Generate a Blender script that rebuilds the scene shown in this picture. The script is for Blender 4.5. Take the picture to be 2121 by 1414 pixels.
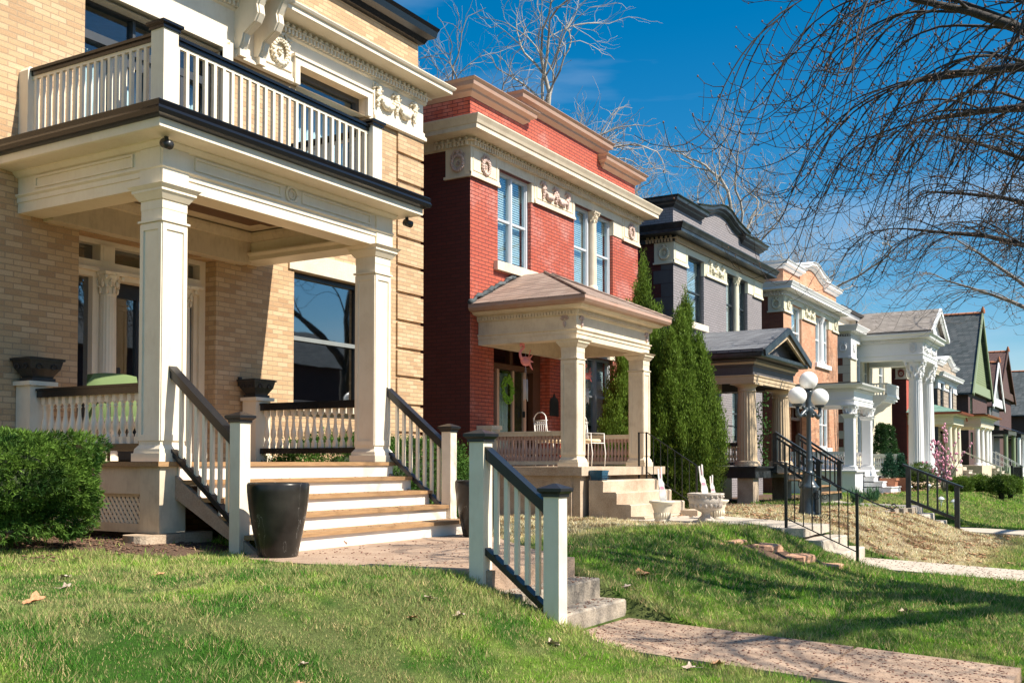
import bpy, math, random
import numpy as np
from mathutils import Vector, noise as mnoise
random.seed(7); rng=np.random.default_rng(7)
R=math.radians
for o in list(bpy.data.objects): bpy.data.objects.remove(o)
S=bpy.context.scene; COL=S.collection
# ---------------------------------------------------------------- camera, sky, sun, exposure
cam=bpy.data.cameras.new('camera'); camo=bpy.data.objects.new('camera',cam); COL.objects.link(camo)
cam.sensor_width=36; cam.lens=2170/2121*36; cam.clip_start=.1; cam.clip_end=3000
camo.location=(0,0,1.6)
PIT=R(1.8); YAW=R(31.0)
camo.rotation_euler=(math.pi/2+PIT,0,YAW-math.pi/2)
cam.shift_y=(958-2170*math.tan(PIT)-707)/2121
S.camera=camo
L=Vector((-.157,1,-1.12)).normalized()      # direction the sunlight travels
SUN_EL=math.asin(-L.z); SUN_AZ=math.atan2(-L.x,-L.y)   # azimuth from +Y towards +X
sd=bpy.data.lights.new('sun','SUN'); sd.energy=5.0; sd.angle=R(.53); sd.color=(1,.92,.79)
so=bpy.data.objects.new('sun',sd); COL.objects.link(so); so.location=(0,-20,30)
so.rotation_euler=L.to_track_quat('-Z','Y').to_euler()
W=bpy.data.worlds.new("World"); S.world=W; W.use_nodes=True
nt=W.node_tree; N=nt.nodes; LK=nt.links; N.clear()
out=N.new('ShaderNodeOutputWorld'); bg=N.new('ShaderNodeBackground'); sky=N.new('ShaderNodeTexSky')
sky.sky_type='NISHITA'; sky.sun_disc=False; sky.sun_elevation=SUN_EL; sky.sun_rotation=SUN_AZ
sky.altitude=200; sky.air_density=1.0; sky.dust_density=.7; sky.ozone_density=3.0
hs=N.new('ShaderNodeHueSaturation'); hs.inputs['Saturation'].default_value=1.5; hs.inputs['Hue'].default_value=.492
tc=N.new('ShaderNodeTexCoord'); mp=N.new('ShaderNodeMapping'); mp.inputs['Scale'].default_value=(1.2,1.2,7)
cn=N.new('ShaderNodeTexNoise'); cn.inputs['Scale'].default_value=1.6; cn.inputs['Detail'].default_value=6
cr=N.new('ShaderNodeValToRGB'); cr.color_ramp.elements[0].position=.48; cr.color_ramp.elements[1].position=.80
cr.color_ramp.elements[1].color=(.5,.5,.5,1)
mx=N.new('ShaderNodeMix'); mx.data_type='RGBA'; mx.inputs['B'].default_value=(7,7.6,8.4,1)
LK.new(tc.outputs['Generated'],mp.inputs['Vector']); LK.new(mp.outputs[0],cn.inputs['Vector']); LK.new(cn.outputs['Fac'],cr.inputs[0])
LK.new(sky.outputs[0],hs.inputs['Color']); LK.new(hs.outputs[0],mx.inputs['A']); LK.new(cr.outputs[0],mx.inputs['Factor'])
LK.new(mx.outputs['Result'],bg.inputs[0]); LK.new(bg.outputs[0],out.inputs[0]); bg.inputs[1].default_value=.076
S.view_settings.view_transform='Standard'; S.view_settings.look='None'; S.view_settings.exposure=0.84; S.view_settings.gamma=1
S.render.engine='CYCLES'
try: S.cycles.max_bounces=7; S.cycles.transparent_max_bounces=12
except Exception: pass
# ---------------------------------------------------------------- materials
M={}
def nmat(name):
    m=bpy.data.materials.new(name); m.use_nodes=True; n=m.node_tree.nodes; l=m.node_tree.links
    b=n['Principled BSDF']; M[name]=m
    return m,n,l,b
def mixc(n,l,f,a,b,mode='MIX'):
    x=n.new('ShaderNodeMix'); x.data_type='RGBA'; x.blend_type=mode
    for k,v in (('Factor',f),('A',a),('B',b)):
        if isinstance(v,(int,float)): x.inputs[k].default_value=v
        elif isinstance(v,tuple): x.inputs[k].default_value=(*v,1)[:4]
        else: l.new(v,x.inputs[k])
    return x.outputs['Result']
def noiz(n,l,scale,det=4,vec=None,lo=.35,hi=.65,rough=.5):
    t=n.new('ShaderNodeTexNoise'); t.inputs['Scale'].default_value=scale; t.inputs['Detail'].default_value=det; t.inputs['Roughness'].default_value=rough
    if vec is not None: l.new(vec,t.inputs['Vector'])
    r=n.new('ShaderNodeMapRange'); r.inputs[1].default_value=lo; r.inputs[2].default_value=hi; l.new(t.outputs['Fac'],r.inputs[0])
    return r.outputs[0]
def objvec(n,l,sc=None):
    t=n.new('ShaderNodeTexCoord')
    if sc is None: return t.outputs['Object']
    m=n.new('ShaderNodeMapping'); m.inputs['Scale'].default_value=sc; l.new(t.outputs['Object'],m.inputs[0]); return m.outputs[0]
def wallvec(n,l):
    t=n.new('ShaderNodeTexCoord'); s=n.new('ShaderNodeSeparateXYZ'); l.new(t.outputs['Object'],s.inputs[0])
    a=n.new('ShaderNodeMath'); l.new(s.outputs[0],a.inputs[0]); l.new(s.outputs[1],a.inputs[1])
    c=n.new('ShaderNodeCombineXYZ'); l.new(a.outputs[0],c.inputs[0]); l.new(s.outputs[2],c.inputs[1]); return c.outputs[0]
def bump(n,l,b,h,st=.3,d=.01):
    x=n.new('ShaderNodeBump'); x.inputs['Strength'].default_value=st; x.inputs['Distance'].default_value=d
    l.new(h,x.inputs['Height']); l.new(x.outputs[0],b.inputs['Normal'])
def paint(name,c,rough=.5,dirt=.12,dc=None,sc=3,wood=True):
    m,n,l,b=nmat(name); v=objvec(n,l)
    dc=dc or tuple(x*.55 for x in c)
    f=noiz(n,l,sc,8,v,.45,.8,.65); f2=noiz(n,l,sc*9,4,objvec(n,l,(1,1,.25)),.5,.85)
    a=n.new('ShaderNodeMath'); a.operation='MULTIPLY'; a.inputs[1].default_value=dirt*2; l.new(f,a.inputs[0])
    a2=n.new('ShaderNodeMath'); a2.operation='MULTIPLY_ADD'; a2.inputs[1].default_value=dirt; l.new(f2,a2.inputs[0]); l.new(a.outputs[0],a2.inputs[2])
    l.new(mixc(n,l,a2.outputs[0],c,dc),b.inputs['Base Color']); b.inputs['Roughness'].default_value=rough
    bump(n,l,b,f2,.12,.004); return m
def brick(name,cols,mortar,w=.21,h=.067,ms=.008,stain=None,stf=0.,bumpd=.006,rough=.85,row=.5,mcov=1.):
    m,n,l,b=nmat(name); v=wallvec(n,l)
    t=n.new('ShaderNodeTexBrick'); l.new(v,t.inputs['Vector']); t.offset=row
    t.inputs['Scale'].default_value=1; t.inputs['Brick Width'].default_value=w; t.inputs['Row Height'].default_value=h
    t.inputs['Mortar Size'].default_value=ms; t.inputs['Mortar Smooth'].default_value=.15
    t.inputs['Color1'].default_value=(0,0,0,1); t.inputs['Color2'].default_value=(1,1,1,1); t.inputs['Mortar'].default_value=(.5,.5,.5,1)
    r=n.new('ShaderNodeValToRGB'); e=r.color_ramp.elements
    while len(e)<len(cols): e.new(.5)
    for i,c in enumerate(cols): e[i].position=i/(len(cols)-1); e[i].color=(*c,1)
    l.new(t.outputs['Color'],r.inputs[0])
    g=noiz(n,l,60,4,objvec(n,l),.3,.8); c1=mixc(n,l,.25,r.outputs[0],mixc(n,l,g,tuple(x*.7 for x in cols[0]),tuple(min(1,x*1.15) for x in cols[-1])))
    if stain:
        s=noiz(n,l,1.1,7,objvec(n,l),.5,.72,.7); a=n.new('ShaderNodeMath'); a.operation='MULTIPLY'; a.inputs[1].default_value=stf; l.new(s,a.inputs[0])
        c1=mixc(n,l,a.outputs[0],c1,stain)
    a=n.new('ShaderNodeMath'); a.operation='MULTIPLY'; a.inputs[1].default_value=mcov; l.new(t.outputs['Fac'],a.inputs[0])
    l.new(mixc(n,l,a.outputs[0],c1,mortar),b.inputs['Base Color']); b.inputs['Roughness'].default_value=rough
    i=n.new('ShaderNodeMath'); i.operation='MULTIPLY_ADD'; i.inputs[1].default_value=-1; i.inputs[2].default_value=1; l.new(t.outputs['Fac'],i.inputs[0])
    j=n.new('ShaderNodeMath'); j.operation='MULTIPLY_ADD'; j.inputs[1].default_value=.3; l.new(g,j.inputs[0]); l.new(i.outputs[0],j.inputs[2])
    bump(n,l,b,j.outputs[0],.8,bumpd); return m
def rocky(name,c,c2,sc=4,rough=.85,bd=.006,fine=60):
    m,n,l,b=nmat(name); v=objvec(n,l)
    f=noiz(n,l,sc,8,v,.35,.65,.65); g=noiz(n,l,fine,5,v,.3,.7)
    l.new(mixc(n,l,.25,mixc(n,l,f,c,c2),mixc(n,l,g,tuple(x*.55 for x in c),tuple(min(1,x*1.25) for x in c2))),b.inputs['Base Color'])
    b.inputs['Roughness'].default_value=rough; bump(n,l,b,g,.5,bd); return m
cream=(.80,.715,.575)
paint('cream',cream,.45,.16,(.50,.38,.25))
paint('cream_old',(.74,.64,.49),.55,.22,(.36,.24,.14))
paint('cream_dirty',(.66,.56,.42),.6,.3,(.3,.22,.15))
paint('white',(.80,.80,.80),.45,.08,(.55,.55,.57))
paint('riser_white',(.84,.78,.69),.45,.06,(.6,.5,.4))
paint('charcoal',(.011,.012,.015),.3,.15,(.035,.035,.038))
paint('gutter_brown',(.006,.006,.007),.25,.06,(.02,.02,.02))
paint('grey_trim',(.05,.055,.062),.4,.15,(.09,.09,.1))
paint('black_trim',(.018,.022,.026),.35,.25,(.10,.12,.13))
paint('pink_trim',(.41,.27,.205),.5,.3,(.40,.17,.09))
paint('mauve',(.50,.34,.28),.6,.2,(.3,.2,.16))
paint('ornament_brown',(.62,.46,.40),.7,.25,(.25,.17,.15))
paint('ornament_cream',(.76,.68,.53),.6,.2,(.45,.38,.28))
paint('lime_cream',(.72,.68,.53),.6,.15,(.5,.45,.3))
paint('tan_paint',(.56,.43,.28),.6,.2,(.35,.25,.16))
paint('dark_wood',(.10,.045,.025),.5,.3,(.05,.02,.012))
paint('pale_wood',(.58,.38,.28),.5,.15,(.4,.25,.18))
paint('green_paint',(.11,.17,.11),.5,.2,(.07,.1,.07))
paint('leaf_green_paint',(.24,.29,.17),.5,.15,(.25,.3,.16))
paint('grey_paint',(.22,.24,.24),.6,.2,(.13,.13,.13))
paint('red_paint',(.30,.06,.04),.5,.2,(.2,.04,.03))
paint('cream_masonry',(.72,.64,.50),.8,.15,(.5,.42,.32))
paint('aluminium',(.55,.58,.62),.35,.1,(.4,.42,.45))
paint('iron',(.012,.013,.014),.35,.1,(.05,.04,.035))
paint('lamp_iron',(.035,.05,.062),.32,.15,(.06,.08,.09))
paint('dark_grey_wall',(.085,.08,.083),.6,.2,(.14,.13,.135))
paint('ceiling_brown',(.12,.045,.022),.35,.2,(.06,.02,.01))
paint('black_pot',(.013,.012,.012),.12,.1,(.05,.05,.05))
paint('black_urn',(.022,.022,.023),.35,.25,(.09,.085,.08))
paint('chair_green',(.125,.18,.07),.9,.08,(.2,.3,.08))
paint('blue_glaze',(.03,.13,.22),.25,.4,(.015,.04,.07),12)
paint('terracotta',(.42,.17,.09),.8,.3,(.25,.11,.07))
paint('pink_plastic',(.85,.28,.28),.4,.05)
paint('white_enamel',(.8,.78,.74),.4,.12,(.4,.3,.2))
paint('cushion',(.72,.56,.36),.9,.12,(.45,.32,.2))
paint('rose_bloom',(.72,.30,.42),.6,.2,(.8,.55,.62))
paint('wreath_green',(.20,.42,.04),.8,.2,(.1,.25,.03),20)
paint('rust',(.34,.12,.05),.8,.3,(.2,.08,.04))
brick('brick_yellow',[(.40,.245,.13),(.52,.34,.185),(.58,.395,.225),(.64,.46,.285)],(.38,.27,.17),.20,.064,.006)
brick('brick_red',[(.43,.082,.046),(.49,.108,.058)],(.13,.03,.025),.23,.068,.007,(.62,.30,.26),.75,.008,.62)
brick('brick_red_shaded',[(.085,.014,.011),(.115,.02,.015)],(.045,.011,.009),.21,.068,.006,(.10,.03,.028),.5,.008,.7)  # red brick again, with the shade of the unlit sides in its colour
brick('brick_grey',[(.235,.215,.225),(.27,.245,.255)],(.13,.12,.125),.21,.068,.007,(.32,.29,.30),.6,.006,.75)
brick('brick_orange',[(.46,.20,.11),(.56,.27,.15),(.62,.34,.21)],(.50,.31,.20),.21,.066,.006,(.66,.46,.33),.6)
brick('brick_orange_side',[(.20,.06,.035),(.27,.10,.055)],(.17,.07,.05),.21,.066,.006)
brick('brick_cream',[(.66,.59,.45),(.72,.65,.50)],(.58,.50,.37),.21,.067,.006)
brick('brick_redpaint',[(.46,.09,.06),(.5,.1,.06)],(.35,.08,.05),.21,.067,.006)
brick('stone_grey',[(.30,.24,.18),(.42,.34,.26)],(.2,.16,.12),.5,.22,.015,(.5,.45,.38),.5,.02)
brick('brick_plum',[(.085,.045,.042),(.12,.06,.055)],(.07,.045,.04),.21,.067,.006)
brick('shingle_tan',[(.20,.14,.11),(.30,.21,.17),(.36,.27,.22)],(.10,.07,.06),.3,.055,.005,(.42,.25,.15),.35,.012)
brick('shingle_grey',[(.12,.125,.14),(.20,.21,.23)],(.05,.05,.055),.3,.08,.006,(.25,.25,.27),.3,.012)
brick('shingle_brown',[(.20,.17,.145),(.27,.24,.21),(.33,.29,.26)],(.13,.11,.10),.35,.08,.006,None,0,.012)
brick('slate',[(.035,.05,.055),(.07,.09,.10),(.12,.13,.135)],(.02,.025,.03),.4,.16,.012,(.1,.12,.13),.5,.02)
brick('tile_brown',[(.10,.05,.045),(.15,.075,.06)],(.05,.03,.03),.3,.18,.02,None,0,.02)
brick('copper_green_roof',[(.13,.25,.20),(.17,.31,.25)],(.08,.15,.12),.4,.2,.01)
brick('siding_green',[(.19,.24,.12),(.21,.26,.14)],(.09,.11,.06),8,.17,.02)
rocky('concrete',(.50,.40,.30),(.60,.50,.40),2.5)
rocky('concrete_red',(.31,.205,.14),(.47,.34,.245),3.4,bd=.008)
rocky('concrete_pale',(.42,.36,.29),(.54,.48,.40),3)
rocky('concrete_stained',(.10,.085,.07),(.50,.42,.33),4.5)
rocky('foundation',(.34,.24,.16),(.60,.49,.37),1.8)
rocky('sandstone',(.42,.22,.13),(.52,.31,.2),6)
rocky('stone_urn',(.42,.35,.29),(.66,.58,.50),8)
rocky('soil',(.045,.03,.022),(.10,.07,.05),8,1,.03)
rocky('plaster',(.64,.55,.42),(.70,.62,.5),3)
rocky('tree_bark',(.018,.014,.012),(.06,.05,.042),14)
rocky('sycamore_bark',(.56,.52,.45),(.20,.17,.14),1.3)
rocky('grey_bark',(.14,.12,.10),(.24,.21,.18),6)
rocky('leaf_brown',(.30,.15,.07),(.48,.28,.16),30)
rocky('leaf_orange',(.55,.24,.10),(.60,.34,.18),30)
rocky('leaf_pale',(.40,.30,.23),(.55,.43,.34),30)
rocky('leaf_dark',(.10,.05,.03),(.2,.11,.07),30)
rocky('bud_red',(.16,.065,.045),(.28,.13,.09),30)
rocky('dark_bush_core',(.012,.02,.006),(.03,.05,.012),20)  # near-black green for the shaded inside of bushes
rocky('asphalt',(.045,.045,.047),(.06,.06,.06),3)
def woodtread():
    m,n,l,b=nmat('tread_wood'); v=objvec(n,l,(1.5,18,18))
    f=noiz(n,l,3,8,v,.3,.7,.7)
    l.new(mixc(n,l,f,(.25,.135,.06),(.44,.27,.13)),b.inputs['Base Color']); b.inputs['Roughness'].default_value=.7; bump(n,l,b,f,.3,.005)
woodtread()
def glassmat(name,tint,base,k):
    m,n,l,b=nmat(name); n.remove(b); o=n['Material Output']
    t=n.new('ShaderNodeBsdfTransparent'); t.inputs[0].default_value=(*tint,1)
    g=n.new('ShaderNodeBsdfGlossy'); g.inputs['Roughness'].default_value=.02; g.inputs['Color'].default_value=(.93,.97,1,1)
    lw=n.new('ShaderNodeLayerWeight'); lw.inputs[0].default_value=.5; fr=n.new('ShaderNodeMath'); fr.operation='POWER'; fr.inputs[1].default_value=2.6; l.new(lw.outputs['Facing'],fr.inputs[0])
    nz=n.new('ShaderNodeTexNoise'); nz.inputs['Scale'].default_value=1.3; bp=n.new('ShaderNodeBump'); bp.inputs['Strength'].default_value=.05; bp.inputs['Distance'].default_value=.02
    tcx=n.new('ShaderNodeTexCoord'); l.new(tcx.outputs['Object'],nz.inputs['Vector'])
    l.new(nz.outputs['Fac'],bp.inputs['Height']); l.new(bp.outputs[0],g.inputs['Normal'])
    a=n.new('ShaderNodeMath'); a.operation='MULTIPLY_ADD'; a.use_clamp=True; a.inputs[1].default_value=k; a.inputs[2].default_value=base
    mxs=n.new('ShaderNodeMixShader'); l.new(fr.outputs[0],a.inputs[0]); l.new(a.outputs[0],mxs.inputs[0]); l.new(t.outputs[0],mxs.inputs[1]); l.new(g.outputs[0],mxs.inputs[2]); l.new(mxs.outputs[0],o.inputs[0])
glassmat('glass',(.82,.91,.94),.05,.8)
glassmat('glass_dark',(.20,.23,.25),.22,1.3)
def globe():
    m,n,l,b=nmat('opal_glass'); b.inputs['Base Color'].default_value=(.9,.9,.88,1); b.inputs['Roughness'].default_value=.35
    b.inputs['Subsurface Weight'].default_value=.6; b.inputs['Subsurface Radius'].default_value=(.1,.1,.1); b.inputs['Subsurface Scale'].default_value=1
globe()
def rock_pot():
    m,n,l,b=nmat('veined_black'); v=objvec(n,l)
    t=n.new('ShaderNodeTexNoise'); t.inputs['Scale'].default_value=2.2; t.inputs['Detail'].default_value=5; t.inputs['Distortion'].default_value=1.2; l.new(objvec(n,l,(2,2,.6)),t.inputs['Vector'])
    s=n.new('ShaderNodeMath'); s.operation='SUBTRACT'; s.inputs[1].default_value=.56; l.new(t.outputs['Fac'],s.inputs[0])
    q=n.new('ShaderNodeMath'); q.operation='ABSOLUTE'; l.new(s.outputs[0],q.inputs[0])
    r=n.new('ShaderNodeMapRange'); r.inputs[1].default_value=0; r.inputs[2].default_value=.005; r.inputs[3].default_value=.45; r.inputs[4].default_value=0; l.new(q.outputs[0],r.inputs[0])
    l.new(mixc(n,l,r.outputs[0],mixc(n,l,noiz(n,l,4,5,v),(.012,.011,.010),(.035,.032,.028)),(.35,.34,.32)),b.inputs['Base Color']); b.inputs['Roughness'].default_value=.28; b.inputs['Specular IOR Level'].default_value=.3
rock_pot()
def attrmat(name,rough=.7,trans=.25,fine=0,bd=0):
    m,n,l,b=nmat(name); a=n.new('ShaderNodeAttribute'); a.attribute_name='tint'
    c=a.outputs['Color']
    if fine:
        f=noiz(n,l,fine,6,objvec(n,l),.3,.7,.7); c=mixc(n,l,.6,c,mixc(n,l,f,(.25,.25,.25),(1,1,1)),'MULTIPLY')
        bump(n,l,b,f,.7,bd)
    l.new(c,b.inputs['Base Color']); b.inputs['Roughness'].default_value=rough
    b.inputs['Specular IOR Level'].default_value=.12
    if trans:
        o=n['Material Output']; t=n.new('ShaderNodeBsdfTranslucent'); l.new(c,t.inputs[0]); x=n.new('ShaderNodeMixShader'); x.inputs[0].default_value=trans
        l.new(b.outputs[0],x.inputs[1]); l.new(t.outputs[0],x.inputs[2]); l.new(x.outputs[0],o.inputs[0])
    return m
attrmat('grass_blade',.7,.34); attrmat('foliage',.55,.25); attrmat('ground',1,0,25,.02)
# ---------------------------------------------------------------- mesh builder
class MB:
    def __init__(s): s.v=[];s.f=[];s.s=[]
    def add(s,vs,fs,sm=False):
        k=len(s.v); s.v.extend(vs); s.f.extend([tuple(i+k for i in f) for f in fs]); s.s.extend([sm]*len(fs)); return s
    def box(s,x0,x1,y0,y1,z0,z1):
        if x0>x1:x0,x1=x1,x0
        if y0>y1:y0,y1=y1,y0
        if z0>z1:z0,z1=z1,z0
        return s.add([(x0,y0,z0),(x1,y0,z0),(x1,y1,z0),(x0,y1,z0),(x0,y0,z1),(x1,y0,z1),(x1,y1,z1),(x0,y1,z1)],
          [(0,3,2,1),(4,5,6,7),(0,1,5,4),(1,2,6,5),(2,3,7,6),(3,0,4,7)])
    def quad(s,*p): return s.add(list(p),[tuple(range(len(p)))])
    def frus(s,cx,cy,z0,z1,h0,h1,k0=None,k1=None):   # square frustum, half sizes
        k0=h0 if k0 is None else k0; k1=h1 if k1 is None else k1
        return s.add([(cx-h0,cy-k0,z0),(cx+h0,cy-k0,z0),(cx+h0,cy+k0,z0),(cx-h0,cy+k0,z0),(cx-h1,cy-k1,z1),(cx+h1,cy-k1,z1),(cx+h1,cy+k1,z1),(cx-h1,cy+k1,z1)],
          [(0,3,2,1),(4,5,6,7),(0,1,5,4),(1,2,6,5),(2,3,7,6),(3,0,4,7)])
    def lathe(s,c,prof,n=16,flute=0,fd=.012,sm=True):
        vs=[];fs=[]
        for r,z in prof:
            for i in range(n):
                a=2*math.pi*i/n; q=r
                if flute and r>0: q=r-fd*(abs(math.sin(a*flute/2))**1.0)
                vs.append((c[0]+q*math.cos(a),c[1]+q*math.sin(a),c[2]+z))
        m=len(prof)
        for j in range(m-1):
            for i in range(n):
                k=(i+1)%n; fs.append((j*n+i,j*n+k,(j+1)*n+k,(j+1)*n+i))
        s.add(vs,fs,sm)
        s.add([vs[i] for i in range(n)],[tuple(range(n-1,-1,-1))]); s.add([vs[(m-1)*n+i] for i in range(n)],[tuple(range(n))]); return s
    def tube(s,pts,rs,n=6,sm=True,caps=True):
        pts=[Vector(p) for p in pts]
        if isinstance(rs,(int,float)): rs=[rs]*len(pts)
        vs=[];fs=[];prev=None
        for i,p in enumerate(pts):
            t=(pts[min(i+1,len(pts)-1)]-pts[max(i-1,0)])
            t=t.normalized() if t.length>1e-9 else Vector((0,0,1))
            if prev is None: u=t.cross(Vector((0,0,1)) if abs(t.z)<.9 else Vector((0,1,0))).normalized()
            else:
                u=prev-t*prev.dot(t); u=u.normalized() if u.length>1e-6 else t.orthogonal().normalized()
            prev=u; w=t.cross(u)
            for k in range(n):
                a=2*math.pi*(k+.5)/n; q=p+(u*math.cos(a)+w*math.sin(a))*rs[i]; vs.append(tuple(q))
        for j in range(len(pts)-1):
            for i in range(n):
                k=(i+1)%n; fs.append((j*n+i,j*n+k,(j+1)*n+k,(j+1)*n+i))
        if caps: fs.append(tuple(range(n-1,-1,-1))); fs.append(tuple((len(pts)-1)*n+i for i in range(n)))
        return s.add(vs,fs,sm)
    def bar(s,p0,p1,w,h,up=(0,0,1),ends=None):     # rectangular bar; w horizontal, h vertical
        p0=Vector(p0);p1=Vector(p1);t=(p1-p0).normalized();side=t.cross(Vector(up)).normalized()
        upv=Vector(up) if ends=='plumb' else side.cross(t)
        vs=[]
        for p in (p0,p1):
            for a,b in ((-1,-1),(1,-1),(1,1),(-1,1)): vs.append(tuple(p+side*a*w/2+upv*b*h/2))
        return s.add(vs,[(3,2,1,0),(4,5,6,7),(0,1,5,4),(1,2,6,5),(2,3,7,6),(3,0,4,7)])
    def sweep(s,path,prof,close=True):             # profile (outwards,z) along plan path, outward = right-hand side
        P=[Vector((p[0],p[1])) for p in path]; m=len(prof); vs=[];fs=[]
        for i,p in enumerate(P):
            ns=[]
            if i>0: d=(p-P[i-1]).normalized(); ns.append(Vector((d.y,-d.x)))
            if i<len(P)-1: d=(P[i+1]-p).normalized(); ns.append(Vector((d.y,-d.x)))
            if len(ns)==2:
                b=(ns[0]+ns[1]); b=b/(b.length**2)*2 if b.length>1e-6 else ns[0]
            else: b=ns[0]
            for o,z in prof: vs.append((p.x+b.x*o,p.y+b.y*o,z))
        for j in range(len(P)-1):
            for i in range(m-1 if not close else m):
                k=(i+1)%m; fs.append((j*m+i,(j+1)*m+i,(j+1)*m+k,j*m+k))
        s.add(vs,fs)
        if close: s.add(vs[:m],[tuple(range(m))]); s.add(vs[-m:],[tuple(range(m-1,-1,-1))])
        return s
    def prY(s,poly,y0,y1):                          # polygon (x,z) extruded along y
        n=len(poly); vs=[(x,y0,z) for x,z in poly]+[(x,y1,z) for x,z in poly]
        return s.add(vs,[tuple(range(n)),tuple(range(2*n-1,n-1,-1))]+[(i,i+n,(i+1)%n+n,(i+1)%n) for i in range(n)])
    def prX(s,poly,x0,x1):                          # polygon (y,z) extruded along x
        n=len(poly); vs=[(x0,y,z) for y,z in poly]+[(x1,y,z) for y,z in poly]
        return s.add(vs,[tuple(range(n-1,-1,-1)),tuple(range(n,2*n))]+[(i,(i+1)%n,(i+1)%n+n,i+n) for i in range(n)])
    def prZ(s,poly,z0,z1):
        n=len(poly); vs=[(x,y,z0) for x,y in poly]+[(x,y,z1) for x,y in poly]
        return s.add(vs,[tuple(range(n-1,-1,-1)),tuple(range(n,2*n))]+[(i,(i+1)%n,(i+1)%n+n,i+n) for i in range(n)])
    def blob(s,c,r,n=6,m=4):
        if isinstance(r,(int,float)): r=(r,r,r)
        vs=[(c[0],c[1],c[2]-r[2])];fs=[]
        for j in range(1,m):
            b=math.pi*j/m-math.pi/2
            for i in range(n):
                a=2*math.pi*i/n; vs.append((c[0]+r[0]*math.cos(b)*math.cos(a),c[1]+r[1]*math.cos(b)*math.sin(a),c[2]+r[2]*math.sin(b)))
        vs.append((c[0],c[1],c[2]+r[2])); t=len(vs)-1
        for i in range(n):
            k=(i+1)%n; fs.append((0,1+k,1+i)); fs.append((t,1+(m-2)*n+i,1+(m-2)*n+k))
            for j in range(m-2): fs.append((1+j*n+i,1+j*n+k,1+(j+1)*n+k,1+(j+1)*n+i))
        return s.add(vs,fs,True)
ORG={}
def mesh_of(mb,name,org=(0,0,0),mat=None):
    me=bpy.data.meshes.new(name); o=org
    me.from_pydata([(v[0]-o[0],v[1]-o[1],v[2]-o[2]) for v in mb.v],[],mb.f)
    me.polygons.foreach_set('use_smooth',mb.s)
    if mat: me.materials.append(M[mat])
    me.update(); return me
def tag(o,label,cat,group=None,kind=None):
    if label: o['label']=label
    if cat: o['category']=cat
    if group: o['group']=group
    if kind: o['kind']=kind
    return o
def thing(name,loc,label,cat,group=None):
    o=bpy.data.objects.new(name,None); COL.objects.link(o); o.location=loc; o.empty_display_size=.2
    ORG[o.name]=Vector(loc); return tag(o,label,cat,group)
def part(mb,name,mat,parent,label=None):
    org=ORG[parent.name]; me=mesh_of(mb,name,org,mat); o=bpy.data.objects.new(name,me); COL.objects.link(o); o.parent=parent
    ORG[o.name]=org
    if label: o['label']=label
    return o
def solo(mb,name,mat,label,cat,group=None,kind=None,org=(0,0,0)):
    me=mesh_of(mb,name,org,mat); o=bpy.data.objects.new(name,me); COL.objects.link(o); o.location=org; ORG[o.name]=Vector(org)
    return tag(o,label,cat,group,kind)
def inst(me,name,parent,loc):
    o=bpy.data.objects.new(name,me); COL.objects.link(o); o.parent=parent; o.location=Vector(loc)-ORG[parent.name]; return o
def struct(mb,name,mat): return solo(mb,name,mat,None,None,kind='structure')
# ---------------------------------------------------------------- ground
def sst(a,b,x):
    t=np.clip((x-a)/(b-a),0,1); return t*t*(3-2*t)
def vnoise(x,y,s,seed=0):
    x=np.asarray(x,float)/s+seed*17.3; y=np.asarray(y,float)/s+seed*9.1
    xi=np.floor(x).astype(np.int64); yi=np.floor(y).astype(np.int64); fx=x-xi; fy=y-yi
    def h(a,b):
        n=(a*374761393+b*668265263+seed*974711)&0x7fffffff; n=((n^(n>>13))*1274126177)&0x7fffffff; return ((n^(n>>16))&0xffff)/65535.
    u=fx*fx*(3-2*fx); v=fy*fy*(3-2*fy)
    return (h(xi,yi)*(1-u)+h(xi+1,yi)*u)*(1-v)+(h(xi,yi+1)*(1-u)+h(xi+1,yi+1)*u)*v
def fbm(x,y,s,seed=0,o=4):
    t=0;a=.5
    for i in range(o): t=t+a*vnoise(x,y,s/2**i,seed+i); a*=.5
    return t/(1-.5**o)
def hgt(x,y):
    x=np.asarray(x,float);y=np.asarray(y,float)
    U=np.interp(x,[0,7,7.2,12,16,20,25,35,50,100],[.80,.76,.745,.73,.665,.645,.60,.57,.54,.5])
    U=U+.10*sst(7.1,8.2,y)*(1-sst(8,9.5,x))
    Lw=np.interp(x,[0,12,15,25,40],[.25,.25,.12,.08,.05])-.045*np.clip(3.2-y,0,3)
    b=fbm(x,y,3.,5)*.05-.025
    z=Lw+(U-Lw)*sst(2.9,4.9,y+.0*x)+b*sst(0,2,y)
    z=np.where(y<.8,np.minimum(z,.05+.02*np.clip(y,-3,1)),z)
    return z
P_H1=[(6.72,6.95),(10.45,6.95),(9.95,6.2),(8.23,4.45),(8.23,4.3),(6.86,4.3),(6.6,5.3),(6.55,6.2)]
P_H2=[(15.3,7.3),(18.5,7.3),(17.3,5.6),(16.45,4.4),(16.45,4.15),(14.95,4.15),(14.9,4.4),(14.5,5.1),(15.0,6.5)]
P_H3=[(24.5,4.4),(26,4.4),(27.2,6.4),(28.6,7.0),(26.4,7.0),(25,5.6)]
def inpoly(x,y,P,m=0.):
    c=np.zeros(np.shape(x),bool); n=len(P)
    for i in range(n):
        x1,y1=P[i];x2,y2=P[(i+1)%n]
        k=((y1>y)!=(y2>y))&(x<(x2-x1)*(y-y1)/((y2-y1)+1e-12)+x1); c^=k
    return c
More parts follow.
